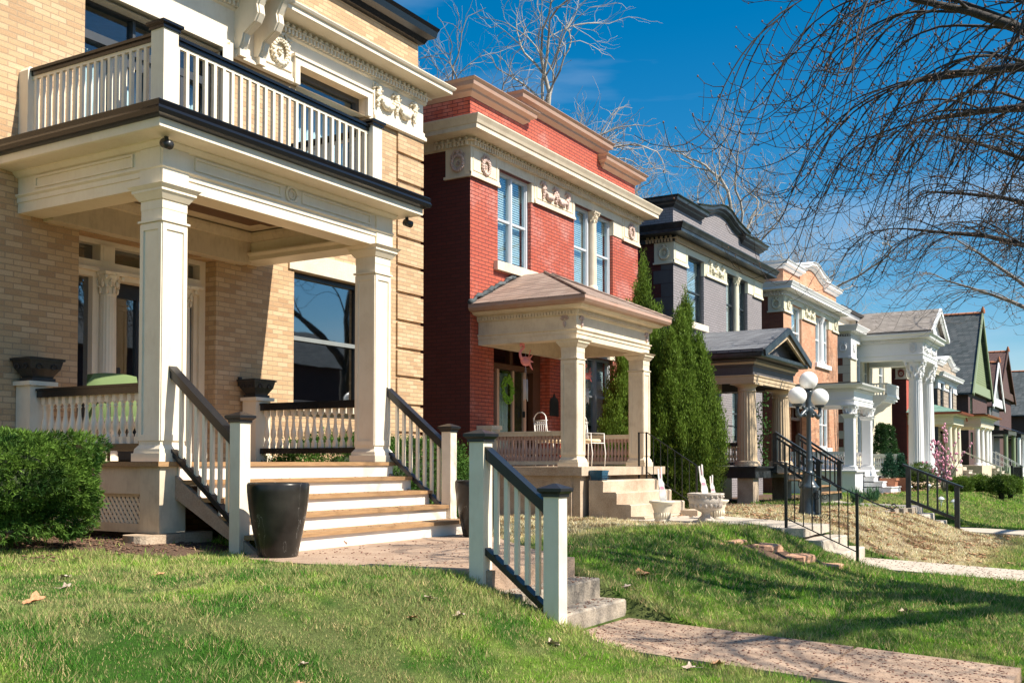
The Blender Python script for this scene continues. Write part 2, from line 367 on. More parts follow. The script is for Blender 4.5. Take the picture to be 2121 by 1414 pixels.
def hard(x,y):   # where no grass grows
    e=.10*(fbm(x,y,.22,11)-.35)
    c=inpoly(x,y,P_H1)|inpoly(x,y,P_H2)|inpoly(x,y,P_H3)
    c|=(x>6.87+e)&(x<8.22+e)&(y<4.35)&(y>.7)
    c|=(x>14.97+e)&(x<16.43+e)&(y<4.2)&(y>.7)
    c|=(x>24.5)&(x<26)&(y<4.4)&(y>.7)
    c|=(y<.72)
    c|=(x>6.8)&(y>7.9)&(x<10.5)
    c|=(x>2)&(y>10.2)
    c|=(x>15.7)&(x<19.2)&(y>7.0)
    return c
def bed(x,y):
    e=.25*(fbm(x,y,.5,21)-.5)
    b=(x<7.3)&(y>7.3+np.maximum(0,(6.4-x))*.75+e)
    b|=(y>9.2+e)&(x>10.3)&(x<15.5)
    b|=(y>8.1+e)&(x>19)&(x<34)&~((x>26.2)&(x<28.9)&(y<8.2))
    b|=(y>6.9+e)&(y<7.9)&(x>34)&(x<60)
    b|=(x>12.4)&(x<13.4)&(y>3.7)&(y<4.2)
    return b
def lawncol(x,y):
    x=np.asarray(x,float);y=np.asarray(y,float)
    n1=fbm(x,y,1.3,31); n2=fbm(x,y,.22,41,3); n=(.38*n1+.62*n2)
    d=sst(.43,.57,n)                                   # straw share
    g1=np.array([.205,.37,.04]); g2=np.array([.075,.20,.026]); st=np.array([.58,.47,.24]); tan=np.array([.80,.64,.41])
    gm=sst(.38,.62,.5*fbm(x,y,2.2,51)+.5*fbm(x,y,.3,52,3))[...,None]
    g=g1*(1-gm)+g2*gm
    dry=((x>16.5)&(x<24.5)).astype(float)*sst(1.6,2.6,y+.5*(n1-.5))*1.0+sst(5.0,6.2,y+1.5*(n1-.5))*((x>9.5)&(x<24.5))
    dry=np.clip(dry+.25*((x>26)&(x<32))*sst(3,5,y),0,1)
    d=np.clip(d*.55*np.where(x<8.5,.56,.24)+dry*.96,0,1)[...,None]
    tv=(.72+.5*fbm(x,y,.5,91,3))[...,None]; tan2=np.where((fbm(x,y,.3,95,3)>.60)[...,None],np.array([.30,.19,.11]),tan*tv)
    s=st*(1-dry[...,None])+tan2*dry[...,None]
    return g*(1-d)+s*d,dry
xs=np.unique(np.concatenate([[-900,-400,-150,-60,-20,-8],np.arange(-4,5.8,.2),np.arange(5.8,17.2,.1),np.arange(17.2,30,.2),np.arange(30,64,.8),[70,80,95,120,160,220,400,900]]))
ys=np.unique(np.concatenate([[-900,-400,-150,-60,-25,-12,-6,-3,-1.5],np.arange(-.6,8,.1),np.arange(8,10.6,.2),[12,14,18,25,40,80,150,400,900]]))
GX,GY=np.meshgrid(xs,ys); GZ=hgt(GX,GY)
hd=hard(GX,GY)&(GY<7.6)&(GY>.72); GZ=np.where(hd,GZ-.16,GZ)
me=bpy.data.meshes.new('lawn_ground'); nx=len(xs); ny=len(ys)
vv=np.stack([GX,GY,GZ],-1).reshape(-1,3)
fc=[(j*nx+i,j*nx+i+1,(j+1)*nx+i+1,(j+1)*nx+i) for j in range(ny-1) for i in range(nx-1)]
me.from_pydata(vv.tolist(),[],fc); me.polygons.foreach_set('use_smooth',[True]*len(fc))
gc,_=lawncol(GX,GY); b=bed(GX,GY)[...,None]; gc=gc*.50
gc=np.where(b,np.array([.16,.105,.075]),gc); gc=np.where((GY<-4.5)[...,None],np.array([.06,.06,.06]),gc)
at=me.color_attributes.new('tint','FLOAT_COLOR','POINT'); at.data.foreach_set('color',np.concatenate([gc.reshape(-1,3),np.ones((nx*ny,1))],1).ravel())
me.materials.append(M['ground']); g=bpy.data.objects.new('ground',me); COL.objects.link(g); g['kind']='structure'
def tinted(name,verts,nper,cols,mat,loc=None):      # verts (n,k,3), one polygon of k corners each, colour per item
    n,k,_=verts.shape; me=bpy.data.meshes.new(name)
    me.vertices.add(n*k); me.vertices.foreach_set('co',verts.astype(np.float32).ravel())
    me.loops.add(n*k); me.loops.foreach_set('vertex_index',np.arange(n*k,dtype=np.int32))
    me.polygons.add(n); me.polygons.foreach_set('loop_start',np.arange(0,n*k,k,dtype=np.int32)); 
    try: me.polygons.foreach_set('loop_total',np.full(n,k,dtype=np.int32))
    except Exception: pass
    me.update(calc_edges=True)
    at=me.color_attributes.new('tint','FLOAT_COLOR','POINT')
    c=np.concatenate([np.repeat(cols,k,axis=0),np.ones((n*k,1))],1).astype(np.float32); at.data.foreach_set('color',c.ravel())
    me.materials.append(M[mat]); return me
def grass():
    N0=1350000
    t=rng.uniform(0,1,N0); t=(4.2**.22+(46**.22-4.2**.22)*t)**(1/.22)
    r=rng.uniform(-.80,.56,N0); fx,fy=math.cos(YAW),math.sin(YAW)
    x=t*(fx+r*fy); y=t*(fy-r*fx)
    k=(y>.75)&(y<9.4)&~hard(x,y); bd=bed(x,y)&(rng.uniform(0,1,N0)>.03); k&=~bd
    k&=(rng.uniform(0,1,N0)<.42+1.0*sst(.3,.6,fbm(x,y,.16,61,3)))
    x=x[k];y=y[k];t=t[k];n=len(x); z=hgt(x,y)
    c,dry=lawncol(x,y); c=c*rng.uniform(.65,1.35,(n,1)); 
    sw=rng.uniform(0,1,n)<.12+.25*vnoise(x,y,.25,71); c[sw]=np.array([.56,.45,.22])*rng.uniform(.6,1.15,(sw.sum(),1))
    sg=(rng.uniform(0,1,n)<.05)&(dry>.3); c[sg]=np.array([.10,.19,.04])
    tuft=.5*fbm(x,y,.45,81,3)+.5*fbm(x,y,.12,83,2)
    hgh=(.014+.052*sst(.28,.75,tuft)*rng.uniform(.3,1.25,n))*np.where(dry>.5,.6,1)*np.clip(t/8,.85,1.6); wd=.0028*np.clip(t/5,1,6)*rng.uniform(.7,1.3,n)
    a=rng.uniform(0,2*math.pi,n); ln=rng.uniform(.2,1.3,n)*hgh; b2=rng.uniform(0,2*math.pi,n)
    v=np.zeros((n,3,3)); v[:,0]=np.stack([x-np.cos(a)*wd,y-np.sin(a)*wd,z-.01],1); v[:,1]=np.stack([x+np.cos(a)*wd,y+np.sin(a)*wd,z-.01],1)
    v[:,2]=np.stack([x+np.cos(b2)*ln,y+np.sin(b2)*ln,z+hgh],1)
    me=tinted('grass',v,3,np.clip(c*1.16,0,.85),'grass_blade'); o=bpy.data.objects.new('grass',me); COL.objects.link(o)
    tag(o,'short spring lawn grass, green with straw patches and dry tan areas','grass',None,'stuff')
grass()
def slab(name,poly,z1,mat,th=.5):
    m=MB(); m.prZ(list(reversed(poly)) if False else poly,z1-th,z1); return struct(m,name,mat)
def jagged(poly,step=.25,amp=.02):
    o=[]
    for i,(x,y) in enumerate(poly):
        x2,y2=poly[(i+1)%len(poly)]; L_=math.hypot(x2-x,y2-y); k=max(1,int(L_/step))
        for j in range(k): o.append((x+(x2-x)*j/k+random.uniform(-amp,amp)*(j>0),y+(y2-y)*j/k+random.uniform(-amp,amp)*(j>0)))
    return o
slab('concrete_walk',jagged(P_H1),.77,'concrete_red')
slab('concrete_walk',jagged(P_H2),.66,'concrete_pale',.12)
slab('concrete_walk',P_H3,.60,'concrete_pale')
def path(x0,x1,ya,za,yb,zb,joints,mat):
    ysj=[ya]+joints+[yb]; m=MB()
    for i in range(len(ysj)-1):
        a=ysj[i]-(.028 if i else 0); b=ysj[i+1]; za_=za+(zb-za)*(a-ya)/(yb-ya); zb_=za+(zb-za)*(b-ya)/(yb-ya)
        m.prX([(b,zb_-.12),(a,za_-.12),(a,za_),(b,zb_)],x0,x1)
    return struct(m,'path',mat)
path(6.9,8.2,3.80,.285,.75,.16,[2.85,1.9],'concrete_red')
path(14.97,16.43,3.65,.17,.75,.06,[2.2],'concrete_pale')
path(24.5,26,3.7,.13,.75,.05,[2.2],'concrete_pale')
m=MB()
for i in range(40): m.box(-6+i*1.5,-6+i*1.5+1.488,-.9,.72,-.1,.145 if i<9 else .06)
struct(m,'sidewalk','concrete_red')
m=MB(); m.box(-80,200,-14,-5.2,-.3,-.03); struct(m,'road','asphalt')
m=MB(); m.box(-80,200,-5.19,-5.04,-.3,.07); struct(m,'kerb','concrete_pale')
# garden steps
def gsteps(x0,x1,y0,z0,n,run,rise,mat,label,loc,nose='concrete_red'):
    t=thing('garden_steps',loc,label,'steps')
    for i in range(n):
        m=MB(); yy=y0-run*i; zz=z0-rise*i
        j=lambda:random.uniform(-.006,.006)
        m.prX([(yy+.02 if i else yy+.35,zz-rise-.25),(yy-run+.0 if i or 1 else 0,zz-rise-.25),(yy-run+j(),zz-.018),(yy-run+.016,zz-.003),(yy+(.35 if i==0 else .02),zz-.003)],x0+j(),x1+j())
        part(m,'step',mat,t)
    return t
gsteps(6.87,8.225,4.3,.605,2,.25,.165,'concrete_stained','mottled grey concrete steps beside the cream handrail, closest to the viewer',(7.5,4.05,.27))
gsteps(14.95,16.45,4.15,.50,2,.26,.165,'concrete_pale','clean pale concrete steps under the thin black iron handrail',(15.7,3.9,.15))
gsteps(24.5,26,4.4,.44,2,.26,.16,'concrete_pale','small grey steps beside the chunky black wooden rail in the tan lawn',(25.2,4.1,.1))
# old sandstone edging steps in the grass
t=thing('stone_step_edging',(12.9,4.2,.4),'weathered orange sandstone edging blocks half sunk in the green slope','edging')
for x0,x1,y0,y1,z0,z1 in ((11.9,12.85,4.25,4.65,.3,.645),(12.86,13.3,3.95,4.4,.2,.575),(13.0,13.55,3.6,3.93,.1,.44),(13.45,13.8,3.3,3.6,0,.31)):
    m=MB(); m.blob(((x0+x1)/2,(y0+y1)/2,z1-.12),(1,1,1),16,10); m.v=[((x0+x1)/2+max(-1,min(1,(v[0]-(x0+x1)/2)*1.6))*(x1-x0)/2+random.uniform(-.012,.012),(y0+y1)/2+max(-1,min(1,(v[1]-(y0+y1)/2)*1.6))*(y1-y0)/2+random.uniform(-.012,.012),z1-.12+max(-1,min(1,(v[2]-z1+.12)*1.5))*.12+random.uniform(-.006,.006)) for v in m.v]; m.s=[False]*len(m.s); part(m,'block','sandstone',t)
t=thing('stone_curb',(22,4.4,.55),'low line of broken grey edging stones along the tan lawn by the chunky rail','edging')
for i in range(9):
    m=MB(); x=23.9-.0*i; m.frus(20.2+i*.5,5.0-i*.08,.45,.62+random.uniform(-.02,.02),.24,.22,.08,.07); part(m,'block','concrete_stained',t)
# handrail of the nearest garden steps
def newel(m,cx,cy,z0,z1,h=.065):
    m.box(cx-h,cx+h,cy-h,cy+h,z0,z1)
    m.box(cx-h-.006,cx+h+.006,cy-h-.006,cy+h+.006,z0,z0+.02)
def newelcap(m,cx,cy,z,h=.065):
    m.box(cx-h-.012,cx+h+.012,cy-h-.012,cy+h+.012,z-.05,z-.028); m.frus(cx,cy,z-.028,z-.008,h+.014,h+.034); m.box(cx-h-.036,cx+h+.036,cy-h-.036,cy+h+.036,z-.008,z+.014)
    m.frus(cx,cy,z+.014,z+.05,h+.036,.01)
t=thing('step_handrail',(6.87,4.05,.3),'cream wooden handrail with charcoal rails and two capped posts beside the nearest steps','handrail')
for cx,cy,z0,z1 in ((6.875,4.415,.55,1.80),(6.875,3.755,.25,1.385)):
    m=MB(); newel(m,cx,cy,z0,z1); o=part(m,'newel_post','cream',t); m=MB(); newelcap(m,cx,cy,z1+.012); part(m,'post_cap','charcoal',o)
m=MB(); m.prX([(3.82,1.21),(3.82,1.285),(4.35,1.70),(4.35,1.625)],6.84,6.91); m.prX([(3.82,1.285),(3.82,1.31),(4.35,1.725),(4.35,1.70)],6.825,6.925); part(m,'handrail','charcoal',t)
m=MB(); m.prX([(3.82,.475),(3.82,.53),(4.35,.945),(4.35,.89)],6.835,6.915); part(m,'bottom_rail','charcoal',t)
bm_=MB(); bm_.box(-.017,.017,-.017,.017,0,.70); balus=mesh_of(bm_,'baluster',mat='cream')
for i in range(5):
    y=3.90+i*.092; inst(balus,'baluster',t,(6.875,y,.545+(y-3.82)*.783))
# thin iron handrail with scroll, second house
t=thing('iron_handrail',(15.0,4.0,.5),'thin black iron handrail with scroll end beside the pale concrete steps','handrail')
def ironpost(x,y,z0,z1,r=.016):
    m=MB(); m.box(x-r,x+r,y-r,y+r,z0,z1); return m
xa=15.05
part(ironpost(xa,4.42,.66,1.60,.019),'post','iron',t); part(ironpost(xa,3.42,.10,1.18,.019),'post','iron',t)
m=MB(); m.bar((xa,4.42,1.60),(xa,3.42,1.155),.03,.014); sc=[(xa,3.42,1.155),(xa,3.2,1.05),(xa,3.02,.98),(xa,2.94,.965),(xa,2.89,1.0),(xa,2.92,1.04),(xa,2.96,1.02)]; m.tube(sc,.010,6)
m.tube([(xa,4.42,1.6),(xa,4.52,1.61),(xa,4.60,1.60)],.011,6); part(m,'top_rail','iron',t)
m=MB(); m.bar((xa,4.42,.80),(xa,3.42,.355),.02,.014); part(m,'bottom_rail','iron',t)
pm=MB(); pm.box(-.007,.007,-.007,.007,0,.80); pk=mesh_of(pm,'baluster',mat='iron')
for i in range(1,8): y=4.42-i*.125; inst(pk,'baluster',t,(xa,y,.80-(4.42-y)*.445))
m=MB()
def scroll(m,c,r,s1,s2,turn=1.6):
    pts=[]
    for i in range(15):
        a=i/14*turn*2*math.pi; q=r*(1-i/17); pts.append((c[0],c[1]+s1*(q*math.cos(a)),c[2]+s2*(q*math.sin(a))))
    m.tube(pts,.005,4)
for s1 in (-1,1):
    for s2 in (-1,1): scroll(m,(xa,3.92+s1*.06,.98+s2*.14),.06,s1,s2)
part(m,'scroll_ornament','iron',t)
# chunky black rail, third house
def blackrail(nm,loc,label,xa,ya,za,yb,zb,h,n,mat='black_trim',pw=.05,parent=None):
    t=parent or thing(nm,loc,label,'handrail')
    sl=(zb-za)/(yb-ya)
    for yy,zz in ((ya,za),(yb,zb)):
        m=MB(); m.box(xa-pw,xa+pw,yy-pw,yy+pw,zz-.1,zz+h); part(m,'post',mat,t)
    e=.12
    m=MB(); m.bar((xa,ya+e,za+h+.03+sl*e),(xa,yb-e,zb+h+.03-sl*e),.13,.05); part(m,'top_rail',mat,t)
    m=MB(); m.bar((xa,ya-pw,za+.17-sl*pw),(xa,yb+pw,zb+.17+sl*pw),.05,.07); part(m,'bottom_rail',mat,t)
    for i in range(1,n+1):
        y=ya+(yb-ya)*i/(n+1); z=za+sl*(y-ya); m=MB(); m.box(xa-.018,xa+.018,y-.018,y+.018,z+.2,z+h+.01); part(m,'baluster',mat,t)
    return t
blackrail('wooden_handrail',(24.55,4.0,.4),'short chunky black wooden handrail standing in the lawn by the grey steps',24.5,4.45,.60,3.45,.20,.88,4)
# leaves and buds
LV=[(3.83,5.57,0.106,'leaf_orange','big tan curled leaf near the left edge of the lawn'),(4.76,6.55,0.062,'leaf_pale','pale folded leaf on the lawn below the mulch bed'),(4.35,6.0,0.062,'leaf_pale','grey curled leaf just in front of the pale folded leaf'),
(5.27,6.18,0.050,'leaf_orange','small bright orange leaf on the middle of the near lawn'),(3.35,3.4,0.075,'leaf_pale','pinkish grey leaf at the bottom of the lawn, centre left'),(3.3,3.15,0.056,'leaf_orange','tan leaf beside the pinkish grey leaf at the bottom'),
(9.05,4.02,0.163,'leaf_orange','big orange maple leaf on the green slope beyond the concrete steps'),(6.0,4.28,0.062,'leaf_pale','small pale pointed leaf left of the near handrail'),(5.96,4.01,0.088,'leaf_pale','upright pale leaf below the near handrail'),(6.32,3.47,0.088,'leaf_pale','star shaped pale leaf in the grass near the path'),
(8.14,6.85,0.062,'leaf_orange','orange leaf standing on the walk before the wooden stairs'),(9.15,4.9,0.075,'leaf_dark','grey brown leaf on the shaded green slope'),(5.56,4.1,0.062,'leaf_brown','brown leaf tucked beside the upright pale leaf'),(6.63,2.6,0.075,'leaf_pale','pale oak leaf in the grass strip at the bottom edge'),
(6.87,2.5,0.088,'leaf_brown','brown oak leaf at the edge of the path, bottom'),(10.27,1.9,0.112,'leaf_pale','white tattered leaves on the dark green lawn at right'),(8.45,3.9,0.062,'leaf_pale','pale leaf at the foot of the concrete steps'),(10.9,2.4,0.062,'leaf_orange','small orange leaf on the lawn right of the tattered leaves'),
(3.93,3.24,0.056,'leaf_dark','dark brown leaf at the bottom centre of the lawn'),(4.3,3.9,0.056,'leaf_pale','pale sliver of leaf on the near lawn, low centre'),(10.82,3.43,0.075,'leaf_dark','dark leaf in the tree shadow on the slope'),(12.3,2.1,0.075,'leaf_pale','pale leaf far right on the green lawn'),(4.1,3.75,0.050,'leaf_brown','small brown folded leaf near the bottom centre')]
for x,y,s,mt,lb in LV:
    z=float(hgt(x,y))+.020; 
    if inpoly(np.array(x),np.array(y),P_H1): z=.80
    m=MB(); a0=random.uniform(0,6.28); lobes=random.choice((5,5,7)); n=lobes*4; tilt=random.uniform(-.6,.6); curl=random.uniform(.3,1.0); vs=[(x,y,z)]
    for ring in (.5,1.0):
        for i in range(n):
            th=2*math.pi*i/n; ph=i%4; q=s*.72*ring*((1.0,.78,.60,.78)[ph] if ring==1 else .8*(.62 if ph==2 else .75))*(1.15-.35*abs(math.sin(th/2+.2)))*random.uniform(.9,1.1); a=a0+th
            vs.append((x+q*math.cos(a),y+q*math.sin(a)*.9,z+curl*q*q/s*(.5+.5*math.sin(2*a))+tilt*q*math.cos(a)*.6+random.uniform(-.1,.1)*s*.4))
    fs=[(0,1+i,1+(i+1)%n) for i in range(n)]+[(1+i,1+n+i,1+n+(i+1)%n,1+(i+1)%n) for i in range(n)]
    k=len(vs); m.add(vs+[(p[0],p[1],p[2]-.0015) for p in vs],fs+[tuple(k+q for q in reversed(f)) for f in fs],True)
    m.tube([(x,y,z),(x-s*1.1*math.cos(a0),y-s*1.1*math.sin(a0),z+.005)],.0015,4); solo(m,'fallen_leaf',mt,lb,'leaf','fallen leaves on the ground',org=(0,0,0))
m=MB()
def scat(n,fn,r):
    for _ in range(n):
        x,y,z=fn(); q=r*random.uniform(.5,1.3); a=random.uniform(0,3.14); m.blob((x,y,z+q*.4),(q*1.5*abs(math.cos(a))+q*.5,q*1.5*abs(math.sin(a))+q*.5,q*.5),4,3)
scat(1500,lambda:(random.uniform(6.93,8.17),*(lambda y:(y,.16+.125*(y-.75)/3.05))(random.uniform(.8,3.78)),),.0056)
scat(330,lambda:(random.uniform(6.9,9.4),random.uniform(4.4,6.7),.77),.007)
scat(260,lambda:(random.uniform(6.9,8.2),*(random.choice([(random.uniform(4.07,4.28),.602),(random.uniform(3.82,4.03),.437)]))),.006)
scat(400,lambda:(random.uniform(15,16.4),*(lambda y:(y,.06+.11*(y-.75)/2.9))(random.uniform(.9,3.6)),),.007)
scat(300,lambda:(random.uniform(7.0,9),random.uniform(.1,.7),.145),.009)
scat(110,lambda:(random.uniform(7.1,10.2),*(lambda i:(6.83+.28*i+random.uniform(0,.2),.936+.166*i))(random.randrange(4)),),.006)
solo(m,'maple_buds','bud_red','tiny dark red tree buds strewn over the paths and steps','buds',None,'stuff')
m=MB(); scat(2600,lambda:(lambda x,y:(x,y,float(hgt(x,y))))(random.uniform(1.5,7.1),random.uniform(7.5,9.6)),.014); solo(m,'mulch','leaf_dark','dark bark mulch crumbs in the bed below the porch','mulch',None,'stuff')
m=MB()
scat(420,lambda:(lambda x,y:(x,y,float(hgt(x,y))+.02))(random.uniform(16.7,24.4),random.uniform(1.2,8)),.025); scat(250,lambda:(lambda x,y:(x,y,float(hgt(x,y))+.02))(random.uniform(34,46),random.uniform(6.6,8)),.03)
solo(m,'leaf_litter','leaf_brown','scattered brown leaf crumbs on the tan lawn and flower beds','leaf litter',None,'stuff')
# ---------------------------------------------------------------- house kit
WY=10.3
def wallY(m,x0,x1,z0,z1,y,holes,dep,fy=-1):
    xs_=sorted({x0,x1,*[h[0] for h in holes],*[h[1] for h in holes]}); zs_=sorted({z0,z1,*[h[2] for h in holes],*[h[3] for h in holes]})
    for i in range(len(xs_)-1):
        for j in range(len(zs_)-1):
            a,b,c,d=xs_[i],xs_[i+1],zs_[j],zs_[j+1]
            if any(h[0]<=a+1e-6 and h[1]>=b-1e-6 and h[2]<=c+1e-6 and h[3]>=d-1e-6 for h in holes): continue
            m.quad((a,y,c),(b,y,c),(b,y,d),(a,y,d))
    for h in holes:
        a,b,c,d=h[:4]; Y=y+dep
        m.quad((a,y,c),(a,y,d),(a,Y,d),(a,Y,c)); m.quad((b,y,c),(b,Y,c),(b,Y,d),(b,y,d))
        m.quad((a,y,c),(a,Y,c),(b,Y,c),(b,y,c)); m.quad((a,y,d),(b,y,d),(b,Y,d),(a,Y,d))
def dentils(m,path,z0,z1,out,dep,pitch,wd):
    for i in range(len(path)-1):
        (xa,ya),(xb,yb)=path[i],path[i+1]; L_=math.hypot(xb-xa,yb-ya); n=int(L_/pitch); dx,dy=(xb-xa)/L_,(yb-ya)/L_; ox,oy=dy,-dx
        for k in range(n):
            t=(k+.5)*L_/n; cx,cy=xa+dx*t,ya+dy*t
            p=[(cx-dx*wd/2+ox*out,cy-dy*wd/2+oy*out),(cx+dx*wd/2+ox*out,cy+dy*wd/2+oy*out),(cx+dx*wd/2+ox*(out+dep),cy+dy*wd/2+oy*(out+dep)),(cx-dx*wd/2+ox*(out+dep),cy-dy*wd/2+oy*(out+dep))]
            q=[(*a,z0) for a in p]+[(*a,z1) for a in p]
            m.add(q,[(0,1,2,3),(7,6,5,4),(0,4,5,1),(1,5,6,2),(2,6,7,3),(3,7,4,0)])
def eggs(m,path,z0,z1,out,pitch,n=6,mm=4):
    for i in range(len(path)-1):
        (xa,ya),(xb,yb)=path[i],path[i+1]; L_=math.hypot(xb-xa,yb-ya); k_=int(L_/pitch); dx,dy=(xb-xa)/L_,(yb-ya)/L_; ox,oy=dy,-dx
        for k in range(k_):
            t=(k+.5)*L_/k_; m.blob((xa+dx*t+ox*out,ya+dy*t+oy*out,(z0+z1)/2),(pitch*.30,pitch*.34,(z1-z0)*.50),n,mm)
# relief ornaments, f maps (u along face, w up, d out of face) to a point
def fY(cx,y): return lambda u,w,d:(cx+u,y-d,w)
def fX(x,cy): return lambda u,w,d:(x-d,cy-u,w)
def wreath(m,f,cz,r,ribbon=True,hi=1):
    n=18
    for i in range(n):
        a=2*math.pi*i/n; m.blob(f(r*math.cos(a),cz+r*1.15*math.sin(a),.03),r*.26,6,4)
        a+=.17; m.blob(f(r*.78*math.cos(a),cz+r*.9*math.sin(a),.035),r*.14,5,3); m.blob(f(r*1.2*math.cos(a),cz+r*1.36*math.sin(a),.02),r*.13,5,3)
    for i in range(5):
        a=2*math.pi*i/5; m.blob(f(r*.2*math.cos(a),cz+r*.24*math.sin(a),.02),r*.16,5,3)
    if ribbon:
        for s in (-1,1):
            pts=[f(s*r*(.1+.9*q),cz+r*(1.35+.45*math.sin(q*4.5)),.03) for q in [i/8 for i in range(9)]]; m.tube(pts,r*.13,5)
            pts=[f(s*r*(1.0+.25*math.sin(q*5)),cz+r*(1.3-1.1*q),.025) for q in [i/6 for i in range(7)]]; m.tube(pts,r*.09,5)
        m.blob(f(0,cz+r*1.5,.04),r*.25,6,4)
def garland(m,f,w,cz,h):
    ks=[-w*.42,0,w*.42]
    for x in ks:
        for i in range(4): m.blob(f(x+random.uniform(-.02,.02),cz+h*(.45-.11*i),.03),(.045,.045,.045),6,4)
        for s in (-1,1): m.blob(f(x+s*.06,cz+h*.47,.03),.035,5,3); m.blob(f(x+s*.10,cz+h*.36,.02),.028,5,3)
        for i in range(5): m.blob(f(x+random.uniform(-.025,.025),cz-h*(.02+.09*i),.03),.042-.004*i,6,4)
    for a,b in ((ks[0],ks[1]),(ks[1],ks[2])):
        n=13
        for i in range(n+1):
            q=i/n; x=a+(b-a)*q; z=cz+h*.28-h*.55*(1-(2*q-1)**2); rr=.024+.036*(1-abs(2*q-1))
            for k in range(2): m.blob(f(x+random.uniform(-.02,.02),z+random.uniform(-.02,.02),.025+.015*k),rr*random.uniform(.8,1.1),6,4)
def window(h,x0,x1,z0,z1,y,fm,cols=1,blind='white_enamel',drop=1.,split=.5,fw=.055,glass='glass',name='window'):
    m=MB(); zs=z0+(z1-z0)*split
    m.box(x0,x0+fw,y,y+.10,z0,z1); m.box(x1-fw,x1,y,y+.10,z0,z1); m.box(x0+fw,x1-fw,y,y+.10,z1-fw,z1); m.box(x0+fw,x1-fw,y,y+.10,z0,z0+fw)
    W_=(x1-x0-2*fw); 
    for c in range(1,cols): cx=x0+fw+W_*c/cols; m.box(cx-.03,cx+.03,y-.004,y+.096,z0+fw,z1-fw)
    m.box(x0+fw,x1-fw,y+.015,y+.085,zs-.022,zs+.022)
    for c in range(cols):
        a=x0+fw+W_*c/cols+(.03 if c else 0); b=x0+fw+W_*(c+1)/cols-(.03 if c<cols-1 else 0)
        m.box(a,a+.022,y+.02,y+.07,z0+fw,z1-fw); m.box(b-.022,b,y+.02,y+.07,z0+fw,z1-fw)
    o=part(m,name,fm,h)
    g=MB(); g.box(x0+fw,x1-fw,y+.052,y+.056,z0+fw,z1-fw); part(g,'pane',glass,o)
    if blind:
        b=MB(); n=int((z1-z0-.1)*drop/.045)
        for i in range(n): zz=z1-.06-i*.045; b.prX([(y+.146,zz),(y+.143,zz),(y+.128,zz-.041),(y+.131,zz-.041)],x0+fw+.01,x1-fw-.01)
        part(b,'blind',blind,o)
    return o
def column_sq(h,cx,cy,z0,z1,w,mat,panel=True,capmat=None,base=True,name='column'):
    m=MB(); k=w/2; m.box(cx-k,cx+k,cy-k,cy+k,z0+(.16 if base else 0),z1-.22)
    if base:
        m.box(cx-k-.05,cx+k+.05,cy-k-.05,cy+k+.05,z0,z0+.08); m.frus(cx,cy,z0+.08,z0+.12,k+.035,k+.03); m.frus(cx,cy,z0+.12,z0+.16,k+.03,k)
    if panel:
        e=.012; b=.045
        for s in (-1,1):
            for (a0,a1,b0,b1) in ((-k,-k+b,z0+.2,z1-.36),(k-b,k,z0+.2,z1-.36),(-k+b,k-b,z0+.2,z0+.26),(-k+b,k-b,z1-.42,z1-.36)):
                ys=(cy-k-e,cy-k) if s<0 else (cy+k,cy+k+e); m.box(cx+a0,cx+a1,ys[0],ys[1],b0,b1)
                xs=(cx-k-e,cx-k) if s<0 else (cx+k,cx+k+e); m.box(xs[0],xs[1],cy+a0,cy+a1,b0,b1)
        m.box(cx-k-e-.012,cx+k+e+.012,cy-k-e-.012,cy+k+e+.012,z1-.345,z1-.325)
    o=part(m,name,mat,h)
    c=MB(); c.box(cx-k-.004,cx+k+.004,cy-k-.004,cy+k+.004,z1-.22,z1-.13); c.frus(cx,cy,z1-.13,z1-.06,k+.015,k+.06); c.box(cx-k-.066,cx+k+.066,cy-k-.066,cy+k+.066,z1-.06,z1-.035); c.frus(cx,cy,z1-.035,z1-.001,k+.07,k+.10)
    part(c,'capital',capmat or mat,o); return o
def corinth(m,cx,cy,z0,z1,r,sq=False):
    h=z1-z0; m.lathe((cx,cy,0),[(r,z0),(r*1.08,z0+.02*h),(r*.95,z0+.1*h),(r*1.05,z0+.5*h),(r*1.45,z0+.86*h)],16)
    m.frus(cx,cy,z0+.87*h,z1,r*1.5,r*1.62)
    for lv,(zz,rr,s) in enumerate(((.22,1.12,.2),(.5,1.25,.22))):
        for i in range(8):
            a=2*math.pi*(i+.5*lv)/8; m.blob((cx+r*rr*math.cos(a),cy+r*rr*math.sin(a),z0+h*zz),(r*s,r*s,h*.17),6,4); m.blob((cx+r*(rr+.16)*math.cos(a),cy+r*(rr+.16)*math.sin(a),z0+h*(zz+.15)),(r*.15,r*.15,h*.06),5,3)
    for i in range(4):
        a=math.pi/4+math.pi*i/2; m.blob((cx+r*1.75*math.cos(a),cy+r*1.75*math.sin(a),z0+h*.78),(r*.26,r*.26,h*.13),7,5)
    for i in range(4):
        a=math.pi*i/2; m.blob((cx+r*1.45*math.cos(a),cy+r*1.45*math.sin(a),z0+h*.9),(r*.2,r*.2,h*.1),6,4)
